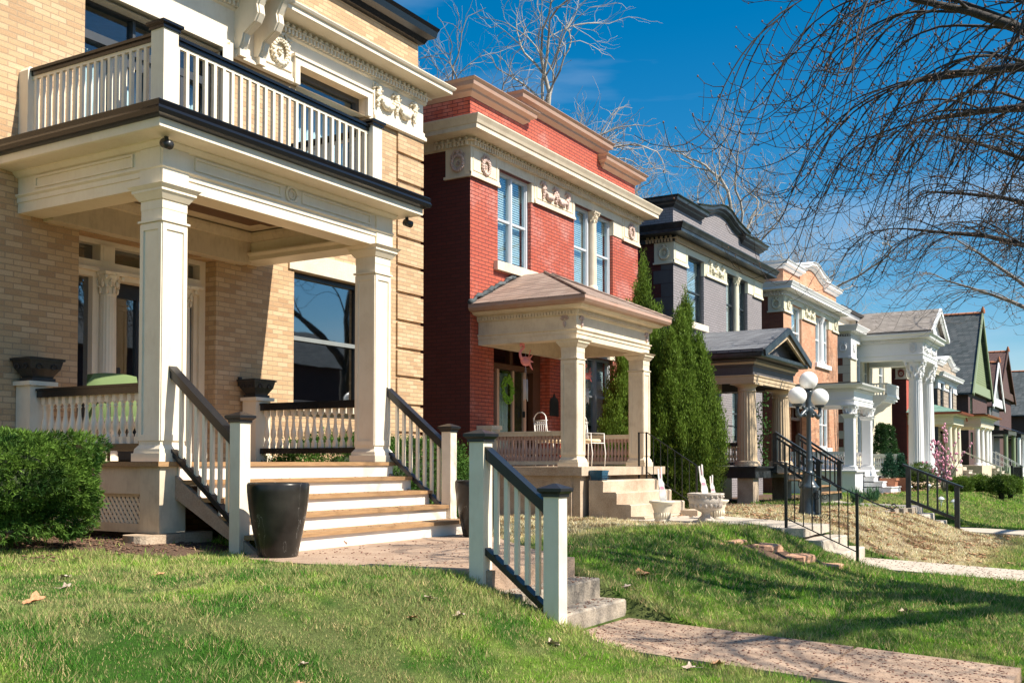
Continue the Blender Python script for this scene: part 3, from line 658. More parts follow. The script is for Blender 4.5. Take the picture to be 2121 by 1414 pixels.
def column_rd(h,cx,cy,z0,z1,r,mat,flute=20,cap='doric',capmat=None,n=80,taper=.84):
    m=MB(); H=z1-z0; ch=(.22 if cap=='doric' else r*2.6)
    m.lathe((cx,cy,0),[(r*1.3,z0),(r*1.3,z0+.05),(r*1.2,z0+.07),(r*1.25,z0+.10),(r*1.05,z0+.13)],28)
    zz=[z0+.13+(H-.13-ch)*i/6 for i in range(7)]; m.lathe((cx,cy,0),[(r*(1-(1-taper)*(i/6)**1.6),z) for i,z in enumerate(zz)],n if flute else 24,flute,r*.09)
    o=part(m,'column',mat,h); c=MB(); rt=r*taper
    if cap=='doric': c.lathe((cx,cy,0),[(rt,z1-ch),(rt*1.1,z1-ch+.015),(rt*1.02,z1-ch+.03),(rt*1.02,z1-.11),(rt*1.15,z1-.09),(rt*1.4,z1-.05)],28); c.box(cx-r*1.28,cx+r*1.28,cy-r*1.28,cy+r*1.28,z1-.05,z1-.001)
    else: corinth(c,cx,cy,z1-ch,z1-.001,rt)
    part(c,'capital',capmat or mat,o); return o
VASE=[(.030,.06),(.030,.075),(.018,.095),(.034,.13),(.037,.16),(.030,.20),(.020,.245),(.016,.30),(.017,.315),(.026,.325),(.017,.335),(.024,.35),(.030,.36)]
def vase(h,s=1.,n=10,sq=.027,mirror=False):
    m=MB(); k=h/.42; sq*=s
    m.box(-sq,sq,-sq,sq,0,.06*k); m.box(-sq,sq,-sq,sq,.36*k,h)
    m.lathe((0,0,0),[(r*s,z*k) for r,z in VASE],n); return m
def balustrade(h,p0,p1,z0,z1,n,mat,railmat,bw=.03,proto=None,merged=False,name='balustrade',rh=.085,rw=.14,slope=0.):
    p0=Vector((*p0,0));p1=Vector((*p1,0)); d=(p1-p0)
    m=MB(); m.bar((p0.x,p0.y,z1-rh/2),(p1.x,p1.y,z1-rh/2+slope),rw*.8,rh); m.bar((p0.x,p0.y,z1+.012),(p1.x,p1.y,z1+.012+slope),rw,.024); 
    o=part(m,name,railmat,h); m=MB(); m.bar((p0.x,p0.y,z0+.035),(p1.x,p1.y,z0+.035+slope),rw*.8,.07); part(m,'bottom_rail',railmat,o)
    hh=z1-rh-(z0+.07); v=proto or vase(hh)
    if merged:
        b=MB()
        for i in range(n):
            p=p0+d*((i+.5)/n); b.add([(q[0]+p.x,q[1]+p.y,q[2]+z0+.07+slope*((i+.5)/n)) for q in v.v],[f for f in v.f],True)
        part(b,'baluster_row',mat,o)
    else:
        me=mesh_of(v,'baluster',mat=mat)
        for i in range(n): p=p0+d*((i+.5)/n); inst(me,'baluster',o,(p.x,p.y,z0+.07+slope*((i+.5)/n)))
    return o
def stairs(h,x0,x1,y0,z0,n,run,rise,tread,riser,solid=True,name='stairs',yback=None,th=.035,nos=.03):
    # y0 = y of the top edge, going towards -y, z0 = top level ; n risers
    m=MB(); t=MB(); yb=yback if yback is not None else y0+.2
    for i in range(n):
        yy=y0-run*i; zt=z0-rise*i; last=zt-rise
        m.box(x0,x1,yy,yy+.02 if not solid else yb+.001*i,last+(0 if i==n-1 else 0)-(.1 if i==n-1 else 0),zt-th-(0 if i==0 else 0))
        if i>0: t.box(x0-.02,x1+.02,yy-nos,yy+run-.001,zt-th,zt)
    o=part(m,name,riser,h); part(t,'treads',tread,o); return o
# ================================================================ first house: yellow brick
H1=thing('brick_house',(10.5,11,.7),'yellow brick house with cream porch and roof balcony, nearest on the left','house','row houses')
X0,X1=3.6,14.17
m=MB()
door=(7.60,9.66,1.6,4.23); win=(11.12,12.70,2.44,4.34); uw=(11.13,12.66,5.05,7.27); ud=(7.64,9.64,4.95,7.03)
wallY(m,X0,X1,.5,7.0,WY,[door,win,ud[:3]+(7.0,),uw[:3]+(7.0,)],.30)
m.quad((X1,WY,.5),(X1,18,.5),(X1,18,7.9),(X1,WY,7.9)); m.quad((X0,18,.5),(X0,WY,.5),(X0,WY,7.9),(X0,18,7.9)); m.quad((X0,18,.5),(X1,18,.5),(X1,18,8),(X0,18,8))
m.box(X0,14.08,WY+.0,18,7.96,8.62)
part(m,'wall','brick_yellow',H1)
m=MB()                                             # raised quoin blocks
zq=1.2
while zq<6.85: m.box(13.50,X1+.03,WY-.035,WY+.5,zq,zq+.40); zq+=.455
part(m,'quoins','brick_yellow',H1)
m=MB(); m.box(11.0,12.85,WY-.03,WY+.0,4.345,4.62); part(m,'stone_lintel','plaster',H1); m=MB(); m.box(11.05,12.8,WY-.07,WY+.1,2.34,2.435); part(m,'window_sill','plaster',H1)
# upper stone band, frieze, cornice
m=MB(); cas=[(9.68,9.90,5.0,7.0)]
wallY(m,7.0,X1+.01,6.99,7.62,WY-.035,[(7.64,9.66,6.98,7.03),(11.13,12.66,6.98,7.27)],.28)
m.quad((X1+.01,WY-.035,6.99),(X1+.01,18,6.99),(X1+.01,18,7.62),(X1+.01,WY-.035,7.62)); m.quad((7.0,WY-.035,6.99),(X1+.01,WY-.035,6.99),(X1+.01,WY,6.99),(7.0,WY,6.99))
m.sweep([(12.85,WY-.036),(X1+.011,WY-.036),(X1+.011,12)],[(0,6.97),(.045,6.99),(.045,7.04),(.02,7.07),(.02,7.12),(0,7.14)])
m.sweep([(9.9,WY-.036),(11.0,WY-.036)],[(0,6.97),(.045,6.99),(.045,7.03),(.02,7.06),(.02,7.09),(0,7.10)])
# casings
for a,b,c,d in ((9.66,9.78,4.95,7.10),(9.78,9.84,4.95,7.14),(11.03,11.13,6.99,7.37),(12.66,12.76,6.99,7.37)): m.box(a,b,WY-.085,WY-.03,c,d)
m.box(11.13,12.66,WY-.085,WY-.036,7.27,7.37); m.box(11.0,12.79,WY-.105,WY-.036,7.37,7.41); m.box(7.5,9.66,WY-.085,WY-.036,7.03,7.12)
m.box(9.66,9.78,WY-.084,WY,4.95,6.99)
part(m,'stone_band','cream',H1)
m=MB(); pth=[(7.0,WY),(X1,WY),(X1,16)]
m.sweep([(6,WY+.2)]+[(6,WY)]+pth[1:],[(.036,7.6),(.07,7.62),(.07,7.80),(.36,7.82),(.38,7.83),(.38,7.89),(.41,7.90),(.43,7.93),(.43,7.945),(-.2,7.99),(-.2,7.6)])
part(m,'cornice','cream',H1)
m=MB(); dentils(m,[(7.0,WY),(X1+.04,WY),(X1+.04,14)],7.64,7.71,.07,.05,.075,.04); eggs(m,[(7.0,WY),(X1+.04,WY),(X1+.04,14)],7.715,7.80,.09,.118); m.sweep([(7.0,WY),(X1,WY),(X1,15)],[(.07,7.708),(.135,7.708),(.135,7.718),(.07,7.718)]); part(m,'dentil_band','cream',H1)
m=MB(); wreath(m,fY(10.75,WY-.04),7.35,.15); part(m,'relief_wreath','ornament_cream',H1); m=MB(); garland(m,fY(13.42,WY-.04),1.15,7.36,.36); part(m,'relief_garland','ornament_cream',H1)
m=MB(); 
for a,b,c,d in ((10.28,11.0,7.13,7.16),(10.28,11.0,7.56,7.59),(12.84,12.87,7.16,7.58)): m.box(a,b,WY-.055,WY-.034,c,d)
part(m,'panel_moulding','cream',H1)
for cx in (9.97,10.33):                           # scroll brackets
    m=MB(); pr=[(WY-.036,8.1),(9.72,8.1),(9.70,7.86),(9.80,7.72),(9.86,7.62),(9.84,7.50),(9.90,7.40),(10.0,7.34),(10.10,7.28),(10.13,7.18),(10.18,7.10),(WY-.036,7.10)]
    m.prX(pr,cx-.07,cx+.07); m.prX([(y-.02 if y<10.2 else y,z) for y,z in pr],cx-.04,cx+.04)
    m.box(cx-.06,cx+.06,10.16,WY-.036,7.0,7.10); m.box(cx-.10,cx+.10,9.66,9.76,7.86,7.95); part(m,'bracket','cream',H1)
m=MB(); m.box(7.2,10.62,9.6,WY-.04,8.1,8.3); m.box(7.2,10.7,9.5,WY-.045,8.301,8.36); part(m,'upper_hood','cream',H1)
m=MB(); m.sweep([(5,WY),(14.08,WY),(14.08,17)],[(.0,8.6),(.08,8.62),(.12,8.70),(.22,8.74),(.24,8.84),(.27,8.90),(-.1,8.94),(-.1,8.6)]); m.quad((5,10.2,8.93),(14.2,10.2,8.93),(14.2,18,9.0),(5,18,9.0)); part(m,'eave','gutter_brown',H1)
# upper door set
m=MB(); y=WY+.12; a,b=7.64,9.64
m.box(a,a+.06,y,y+.12,4.95,7.03); m.box(b-.06,b,y,y+.12,4.95,7.03); m.box(a+.06,b-.06,y,y+.12,6.96,7.03); m.box(a+.06,b-.06,y-.02,y+.1,6.52,6.62)
for x in (8.05,9.13): m.box(x,x+.14,y-.01,y+.11,4.95,6.52)
m.box(8.19,8.32,y+.02,y+.08,4.95,6.52); m.box(9.0,9.13,y+.02,y+.08,4.95,6.52); m.box(8.32,9.0,y+.02,y+.08,6.38,6.52); m.box(8.60,8.70,y+.02,y+.08,4.95,6.38)
m.box(8.1,8.14,y-.03,y-.01,5.3,6.4); m.box(8.4,8.44,y-.0,y+.1,6.62,6.96); m.box(8.9,8.94,y-.0,y+.1,6.62,6.96); o=part(m,'upper_door','grey_trim',H1)
m=MB(); m.box(a+.06,b-.06,y+.055,y+.06,4.95,6.96); part(m,'pane','glass',o)
m=MB(); 
for i in range(40): x=7.72+i*.046; m.tube([(x,y+.22+.012*math.sin(i*1.9),4.96),(x,y+.22+.012*math.sin(i*1.9),6.5)],.026,6)
part(m,'curtain','white_enamel',o)
window(H1,*uw[:2],5.05,7.27,WY+.10,'grey_trim',1,None,split=.36,fw=.08)
m=MB()
for i in range(30): x=11.25+i*.046; m.tube([(x,WY+.36+.014*math.sin(i*1.7),5.06),(x,WY+.36+.014*math.sin(i*2.1),6.98)],.027,6)
part(m,'curtain','white_enamel',H1)
window(H1,win[0],win[1],2.435,4.34,WY+.10,'charcoal',1,None,split=.50,fw=.07,glass='glass_dark')
m=MB(); m.box(11.19,12.63,WY+.092,WY+.099,3.36,3.42); part(m,'meeting_rail','grey_paint',H1)
# lower entrance
m=MB(); y=WY+.22
m.box(7.60,7.68,y-.02,y+.2,1.62,4.23); m.box(9.56,9.66,y-.02,y+.2,1.62,4.23); m.box(7.68,9.56,y-.02,y+.2,4.17,4.23)
m.box(7.68,9.56,y-.10,y+.16,3.84,3.88); m.box(7.68,9.56,y-.06,y+.16,3.88,3.97); m.box(7.68,9.56,y-.04,y+.16,3.78,3.84)
for x in (7.94,9.10): m.box(x,x+.11,y-.02,y+.15,1.62,3.78)
for x in (8.02,9.14): m.box(x,x+.2,y-.05,y+.12,3.97,4.17); m.box(x+.04,x+.16,y-.058,y-.05,3.99,4.15)
m.box(7.68,7.73,y+.02,y+.1,1.62,3.78); m.box(9.5,9.56,y+.02,y+.1,1.62,3.78); m.box(9.34,9.38,y+.03,y+.12,1.62,3.78)
o=part(m,'door_surround','cream',H1)
for x in (8.12,9.24): column_rd(o,x,y-.06,1.62,3.84,.105,'cream',16,'cor',n=64,taper=.9)
m=MB(); m.box(8.26,8.36,y+.1,y+.17,1.64,3.78); m.box(9.0,9.12,y+.1,y+.17,1.64,3.78); m.box(8.36,9.0,y+.1,y+.17,3.6,3.78); m.box(8.36,9.0,y+.1,y+.17,1.64,1.95); m.box(8.66,8.70,y+.1,y+.17,1.95,3.6); d=part(m,'front_door','charcoal',H1)
m=MB(); m.box(8.36,9.0,y+.13,y+.134,1.95,3.6); m.box(7.73,7.94,y+.06,y+.064,1.7,3.78); m.box(9.21,9.5,y+.06,y+.064,1.7,3.78); m.box(7.7,9.55,y+.1,y+.104,3.97,4.17); part(m,'pane','glass_dark',d)
m=MB(); m.blob((8.40,y+.07,2.62),.03,8,6); m.box(8.375,8.425,y+.085,y+.1,2.5,2.75); part(m,'door_handle','black_urn',d)
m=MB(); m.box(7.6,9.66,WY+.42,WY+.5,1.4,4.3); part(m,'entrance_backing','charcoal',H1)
m=MB(); m.box(10.05,10.10,WY-.03,WY,2.62,2.74); m.blob((10.075,WY-.035,2.70),.018,8,6); part(m,'doorbell','black_urn',H1)
# porch floor, skirt, lattice
m=MB(); m.box(6.74,10.47,7.93,WY-.002,1.565,1.61); part(m,'porch_floor','tread_wood',H1)
m=MB(); m.box(6.80,6.86,8.02,WY-.01,1.30,1.563); m.box(6.83,6.87,8.3,WY-.01,1.27,1.302); m.box(6.8,6.86,8.16,WY-.01,.93,1.015); m.box(6.8,6.86,8.10,8.22,1.015,1.27); m.box(6.86,10.40,8.0,8.04,1.3,1.563)
m.box(6.785,7.10,7.965,8.24,.93,1.564); m.box(10.35,10.42,8.02,10.2,.9,1.563); part(m,'porch_skirt','cream_dirty',H1)
m=MB()
def clipbar(m,y,z,dy,dz,w,x):                      # lattice slats between z 1.015 and 1.27, y 8.22..10.2
    m.bar((x,y,z),(x,y+dy,z+dz),.012,w,up=(1,0,0))
hL=.255
for i in range(34):
    y=8.04+i*.062
    m.prX([(y,1.015),(y+.036,1.015),(y+.036+hL*.75,1.27),(y+hL*.75,1.27)],6.842,6.849)
    m.prX([(y+hL*.75,1.015),(y+hL*.75+.036,1.015),(y+.036,1.27),(y,1.27)],6.850,6.857)
part(m,'lattice','cream',H1)
m=MB(); m.box(6.95,7.0,8.2,10.2,.7,1.3); part(m,'crawlspace_shade','soil',H1)  # dark sheet behind the lattice, painting in the shade below the porch
stairs(H1,7.0,10.36,7.95,1.60,5,.28,.166,'tread_wood','riser_white',False,th=.04,nos=.035)
for x in (7.0,10.32): m=MB(); m.prX([(6.86,.76),(7.0,.76),(8.0,1.28),(8.0,1.5)],x-.03,x+.02); part(m,'stringer','concrete_red',H1)
# porch columns + entablature
column_sq(H1,6.99,8.18,1.612,4.27,.30,'cream'); column_sq(H1,10.25,8.18,1.612,4.27,.30,'cream')
m=MB(); lp=[(6.84,WY-.002),(6.84,8.03),(10.40,8.03),(10.40,WY-.002)]
fr=[(0,4.27),(0,4.38),(.012,4.38),(.012,4.43),(.035,4.45),(.035,4.465),(0,4.48),(0,4.64),(.03,4.65),(.07,4.69),(.07,4.70),(.27,4.71),(.29,4.72),(.29,4.81),(-.3,4.81),(-.3,4.27)]
m.sweep(lp,fr); e=part(m,'entablature','cream',H1)
m=MB(); m.sweep(lp,[(.30,4.80),(.36,4.82),(.375,4.86),(.36,4.89),(.37,4.93),(.31,4.93),(.291,4.90),(.291,4.80)]); part(m,'gutter','gutter_brown',e)
m=MB(); m.sweep(lp,[(.30,4.931),(.36,4.931),(.36,4.945),(-.2,4.97),(-.2,4.82),(.29,4.82)]); m.box(6.6,10.6,7.8,WY-.01,4.90,4.955); part(m,'balcony_deck','gutter_brown',e)
m=MB()
def frameY(m,x0,x1,z0,z1,y,w=.022,d=.016):
    m.box(x0,x1,y-d,y,z1-w,z1); m.box(x0,x1,y-d,y,z0,z0+w); m.box(x0,x0+w,y-d,y,z0+w,z1-w); m.box(x1-w,x1,y-d,y,z0+w,z1-w)
def frameX(m,y0,y1,z0,z1,x,w=.022,d=.016):
    m.box(x-d,x,y0,y1,z1-w,z1); m.box(x-d,x,y0,y1,z0,z0+w); m.box(x-d,x,y0,y0+w,z0+w,z1-w); m.box(x-d,x,y1-w,y1,z0+w,z1-w)
frameY(m,7.23,8.45,4.50,4.63,8.03); frameY(m,8.78,10.0,4.50,4.63,8.03); frameX(m,8.45,10.0,4.50,4.63,6.84); 
m.box(6.82,7.14,8.008,8.04,4.275,4.645); m.box(6.817,6.85,8.0405,8.33,4.276,4.644); m.box(10.1,10.42,8.008,8.04,4.275,4.645)
def ringY(m,cx,cz,y,r,d,n=20,t=.018):
    pts=[(cx+r*math.cos(2*math.pi*i/n),y,cz+r*math.sin(2*math.pi*i/n)) for i in range(n+1)]; m.tube(pts,t,6)
ringY(m,8.615,4.565,8.02,.085,.02); ringY(m,8.615,4.565,8.02,.045,.02,t=.01); part(m,'frieze_panels','cream',e)
m=MB()                                             # coffered ceiling inside
m.box(7.142,10.098,10.12,WY-.003,4.24,4.60); m.box(7.14,10.1,8.33,WY,4.66,4.70)
m.sweep([(10.10,8.33),(7.14,8.33),(7.14,10.12),(10.10,10.12),(10.10,8.33)],[(0,4.52),(.03,4.53),(.06,4.6),(.06,4.64),(0,4.66)]); part(m,'porch_ceiling','cream_dirty',H1)
m=MB(); m.box(7.5,9.75,8.7,9.8,4.645,4.658); part(m,'ceiling_boards','ceiling_brown',H1)
m=MB(); m.sweep([(10.1,10.12),(10.1,8.33)],[(0,4.27),(.04,4.275),(.04,4.33),(.07,4.36),(.07,4.38),(0,4.40)]); part(m,'inner_moulding','cream',H1)
# balcony railing
for cx,cy,zt in ((6.90,8.09,5.86),(10.10,8.09,5.80)):
    m=MB(); m.box(cx-.09,cx+.09,cy-.09,cy+.09,4.95,zt-.07); o=part(m,'balcony_post','cream',H1)
    m=MB(); m.box(cx-.105,cx+.105,cy-.105,cy+.105,zt-.07,zt-.045); m.frus(cx,cy,zt-.045,zt-.025,.10,.125); m.box(cx-.127,cx+.127,cy-.127,cy+.127,zt-.025,zt); m.frus(cx,cy,zt,zt+.03,.125,.02); part(m,'post_cap','gutter_brown',o)
m=MB(); m.box(6.83,6.97,10.14,WY-.003,4.95,5.80); m.frus(6.9,10.22,5.8,5.85,.07,.03,.078,.05); part(m,'balcony_post','cream',H1)
bq=MB(); bq.box(-.019,.019,-.019,.019,0,.73); bqm=mesh_of(bq,'baluster',mat='cream')
def balrail(p0,p1,za,zb,n,mat='cream'):
    m=MB(); m.bar((*p0,za),(*p1,zb),.10,.03); m.bar((*p0,za-.035),(*p1,zb-.035),.06,.05); o=part(m,'balcony_rail','gutter_brown',H1)
    m=MB(); m.bar((*p0,za-.075),(*p1,zb-.075),.035,.035); m.bar((*p0,5.0),(*p1,5.0),.035,.03); part(m,'fillet_rail','cream',o)
    for i in range(n):
        q=(i+.5)/n; inst(bqm,'baluster',o,(p0[0]+(p1[0]-p0[0])*q,p0[1]+(p1[1]-p0[1])*q,4.96+(za-.07+(zb-za)*q-4.96-.73)*.5))
balrail((6.9,8.19),(6.9,10.14),5.78,5.80,18); balrail((6.99,8.09),(10.02,8.09),5.77,5.72,25); balrail((10.1,8.19),(10.1,10.29),5.71,5.71,16)
# porch balustrades with pedestals
for cx,cy in ((6.98,10.17),(10.22,10.12)):
    m=MB(); m.box(cx-.135,cx+.135,cy-.12,cy+.12,1.612,2.42); m.box(cx-.155,cx+.155,cy-.15,cy+.125,1.612,1.70); m.box(cx-.17,cx+.17,cy-.16,cy+.127,2.42,2.465); part(m,'pedestal','cream',H1)
balustrade(H1,(6.98,8.34),(6.98,10.04),1.72,2.36,15,'cream','gutter_brown',proto=None,rh=.07,rw=.16)
balustrade(H1,(10.22,8.34),(10.22,9.99),1.72,2.36,14,'cream','gutter_brown',rh=.07,rw=.16)
# stair handrails
bs=MB(); bs.box(-.017,.017,-.017,.017,0,.74); bsm=mesh_of(bs,'baluster',mat='cream')
for cx,zb,zn in ((6.985,.74,2.02),(10.385,.93,2.02)):
    m=MB(); newel(m,cx,7.12,zb,zn); o=part(m,'newel_post','cream',H1); m=MB(); newelcap(m,cx,7.12,zn); part(m,'post_cap','charcoal',o)
    m=MB(); sl=.80; ya,za=7.185,1.83; yb_=8.03 ; zb_=za+sl*(yb_-ya)
    m.prX([(ya,za-.085),(ya,za),(yb_,zb_),(yb_,zb_-.085)],cx-.035,cx+.035); m.prX([(ya,za),(ya,za+.028),(yb_,zb_+.028),(yb_,zb_)],cx-.052,cx+.052); o=part(m,'stair_rail','charcoal',H1)
    z2=1.02; m=MB(); m.prX([(ya,z2),(ya,z2+.06),(yb_,z2+.06+sl*(yb_-ya)),(yb_,z2+sl*(yb_-ya))],cx-.04,cx+.04); part(m,'bottom_rail','charcoal',o)
    for i in range(7): y=7.27+i*.105; inst(bsm,'baluster',o,(cx,y,z2+.05+(y-ya)*sl))
# security lamps under gutter
for x,y in ((6.78,7.93),(10.62,7.95)):
    m=MB(); m.tube([(x,y,4.76),(x,y-.02,4.66)],.022,8); m.tube([(x-.02,y,4.64),(x-.03,y-.10,4.60)],.045,12); part(m,'floodlight','black_urn',e)
m=MB(); 
for i in range(10): m.box(7.2,9.9,8.6+i*.1,8.695+i*.1,4.64,4.6445)
part(m,'ceiling_slats','ceiling_brown',H1)
# things on and round the first porch
def padblock():
    m=MB(); pts=[]
    for i in range(9): a=math.pi*(.5+i/8); pts.append((6.62+.12*math.cos(a),8.05+.17*math.sin(a)))
    pts=pts+[(7.35,7.86),(7.42,7.95),(7.35,8.22)]
    m.prZ(pts,.72,.925); solo(m,'concrete_footing','foundation','rounded concrete footing pad under the cream corner pier','footing')
padblock()
def urnbox(cx,cy,z,s,label):
    t=thing('urn_planter',(cx,cy,z),label,'planter')
    m=MB(); a,b=.19*s,.15*s
    for (z0,z1,h0,h1,k0,k1) in ((0,.035,a*.72,a*.72,b*.72,b*.72),(.035,.06,a*.60,a*.66,b*.6,b*.66),(.06,.13,a*.66,a*.92,b*.66,b*.92),(.13,.215,a*.92,a*1.02,b*.92,b*1.02),(.215,.24,a*1.1,a*1.12,b*1.1,b*1.12)):
        m.frus(cx,cy,z+z0*s,z+z1*s,h0,h1,k0,k1)
    for sx in (-.5,.5):
        for i in range(9):
            q=i/8*5; rr=.045*(1-i/11)*s; m.blob((cx+sx*a*.9+rr*math.cos(q),cy-b*.97-.004,z+.14*s+rr*math.sin(q)),.010*s,5,3)
            m.blob((cx-a*.97-.004,cy+sx*b*.9+rr*math.cos(q),z+.14*s+rr*math.sin(q)),.010*s,5,3)
    part(m,'pot','black_urn',t); m=MB(); m.box(cx-a,cx+a,cy-b,cy+b,z+.22*s,z+.245*s); part(m,'soil','soil',t)
urnbox(6.98,10.12,2.466,1.02,'black carved urn planter with chipped paint on the left pedestal')
urnbox(10.2,10.1,2.466,.98,'black carved urn planter on the pedestal right of the front door')
def tallpot(cx,cy,z,h,r,label,mat):
    t=thing('tall_planter',(cx,cy,z),label,'planter')
    m=MB(); m.lathe((cx,cy,z),[(r*.60,0),(r*.64,.03*h),(r*.80,.35*h),(r*.93,.65*h),(r*.99,.88*h),(r*.995,.97*h),(r*.96,h),(r*.90,h),(r*.88,.93*h),(0.001,.925*h)],40); part(m,'pot',mat,t)
    m=MB(); m.lathe((cx,cy,z),[(r*.87,.9*h),(r*.86,.955*h),(0.001,.96*h)],20)
    for i in range(50): a=random.uniform(0,6.28);q=r*.8*random.random()**.5; m.blob((cx+q*math.cos(a),cy+q*math.sin(a),z+.962*h),.012,4,3)
    part(m,'soil','soil',t)
tallpot(6.92,6.58,.765,.66,.275,'tall glossy black planter with pale cracks beside the left stair newel','veined_black')
tallpot(9.93,6.42,.765,.64,.255,'tall black planter behind the cream handrail, right of the wooden stairs','veined_black')
t=thing('porch_chair',(7.5,9.35,1.61),'green cushioned metal chair behind the left porch balustrade','chair')
m=MB(); 
def cush(m,cx,cy,cz,w,d,h,tilt=0,nx=8,nz=5,ang=0):
    vs=[];
    for s in (-1,1):
        for j in range(nz+1):
            for i in range(nx+1):
                u=i/nx*2-1;v=j/nz*2-1; b=max(0,(1-u**4)*(1-v**4))**.5; x=u*w/2*(1-.06*v*v*(v>0)); y=s*d/2*b; z=v*h/2*(1-.10*u*u if v>0 else 1)
                y2=y*math.cos(tilt)+z*math.sin(tilt)*1; z2=-y*math.sin(tilt)+z*math.cos(tilt)
                vs.append((cx+x*math.cos(ang)-y2*math.sin(ang),cy+x*math.sin(ang)+y2*math.cos(ang),cz+z2))
    n=(nx+1);N_=n*(nz+1);fs=[]
    for j in range(nz):
        for i in range(nx):
            a=j*n+i; fs.append((a,a+1,a+1+n,a+n)); fs.append((N_+a,N_+a+n,N_+a+n+1,N_+a+1))
    m.add(vs,fs,True)
cush(m,7.5,9.55,2.30,.56,.15,.56,.18,ang=-.35); part(m,'back_cushion','chair_green',t)
m=MB(); 
vs0=len(m.v); cush(m,0,0,0,.54,.13,.52,0); m.v=[(7.47+x*math.cos(-.35)-z*math.sin(-.35),9.28+x*math.sin(-.35)+z*math.cos(-.35),2.03-y) for x,y,z in m.v]; part(m,'seat_cushion','chair_green',t)
m=MB()
for sx in (-.27,.27):
    c,s_=math.cos(-.35),math.sin(-.35)
    pp=lambda u,v,z:(7.47+u*c-v*s_,9.28+u*s_+v*c,z)
    m.tube([pp(sx,.38,1.62),pp(sx,.26,1.98),pp(sx,.36,2.52)],.016,6); m.tube([pp(sx,-.24,1.62),pp(sx,-.24,2.2),pp(sx,-.1,2.24),pp(sx,.3,2.24)],.016,6); m.tube([pp(sx,-.24,1.96),pp(sx,.28,1.96)],.016,6)
part(m,'chair_frame','iron',t)
# ================================================================ generic row house
def parab_cornice(m,x0,x1,y,zf,o,back,n=1):
    """zf list of (x,z) of the top line; a projecting moulding follows it"""
    pr=[(0,-.26),(o*.45,-.20),(o*.5,-.16),(o*.9,-.12),(o*.95,-.05),(o*1.15,-.01),(o*1.15,0),(-.02,.02),(-.02,-.26)]
    pts=list(zf); xs_=[]
    vs=[];k=len(pr)
    for i,(x,z) in enumerate(pts):
        e=-1 if i==0 else (1 if i==len(pts)-1 else 0)
        for (oo,zz) in pr: vs.append((x+e*max(oo,0),y-oo,z+zz))
    fs=[]
    for j in range(len(pts)-1):
        for i in range(k): a=(i+1)%k; fs.append((j*k+i,(j+1)*k+i,(j+1)*k+a,j*k+a))
    m.add(vs,fs)
    for idx,e in ((0,-1),(len(pts)-1,1)):               # returns
        x,z=pts[idx]; v2=[]
        for (oo,zz) in pr: v2.append((x+e*max(oo,0),y-oo,z+zz))
        for (oo,zz) in pr: v2.append((x+e*max(oo,0),y+back,z+zz))
        m.add(v2,[(i,i+k,(i+1)%k+k,(i+1)%k) for i in range(k)])
    z1=pts[0][1]; m.add([(x,y-.0,z+.015) for x,z in pts]+[(x,y+back,z+.015) for x,z in pts],[(i,i+1,i+1+len(pts),i+len(pts)) for i in range(len(pts)-1)])
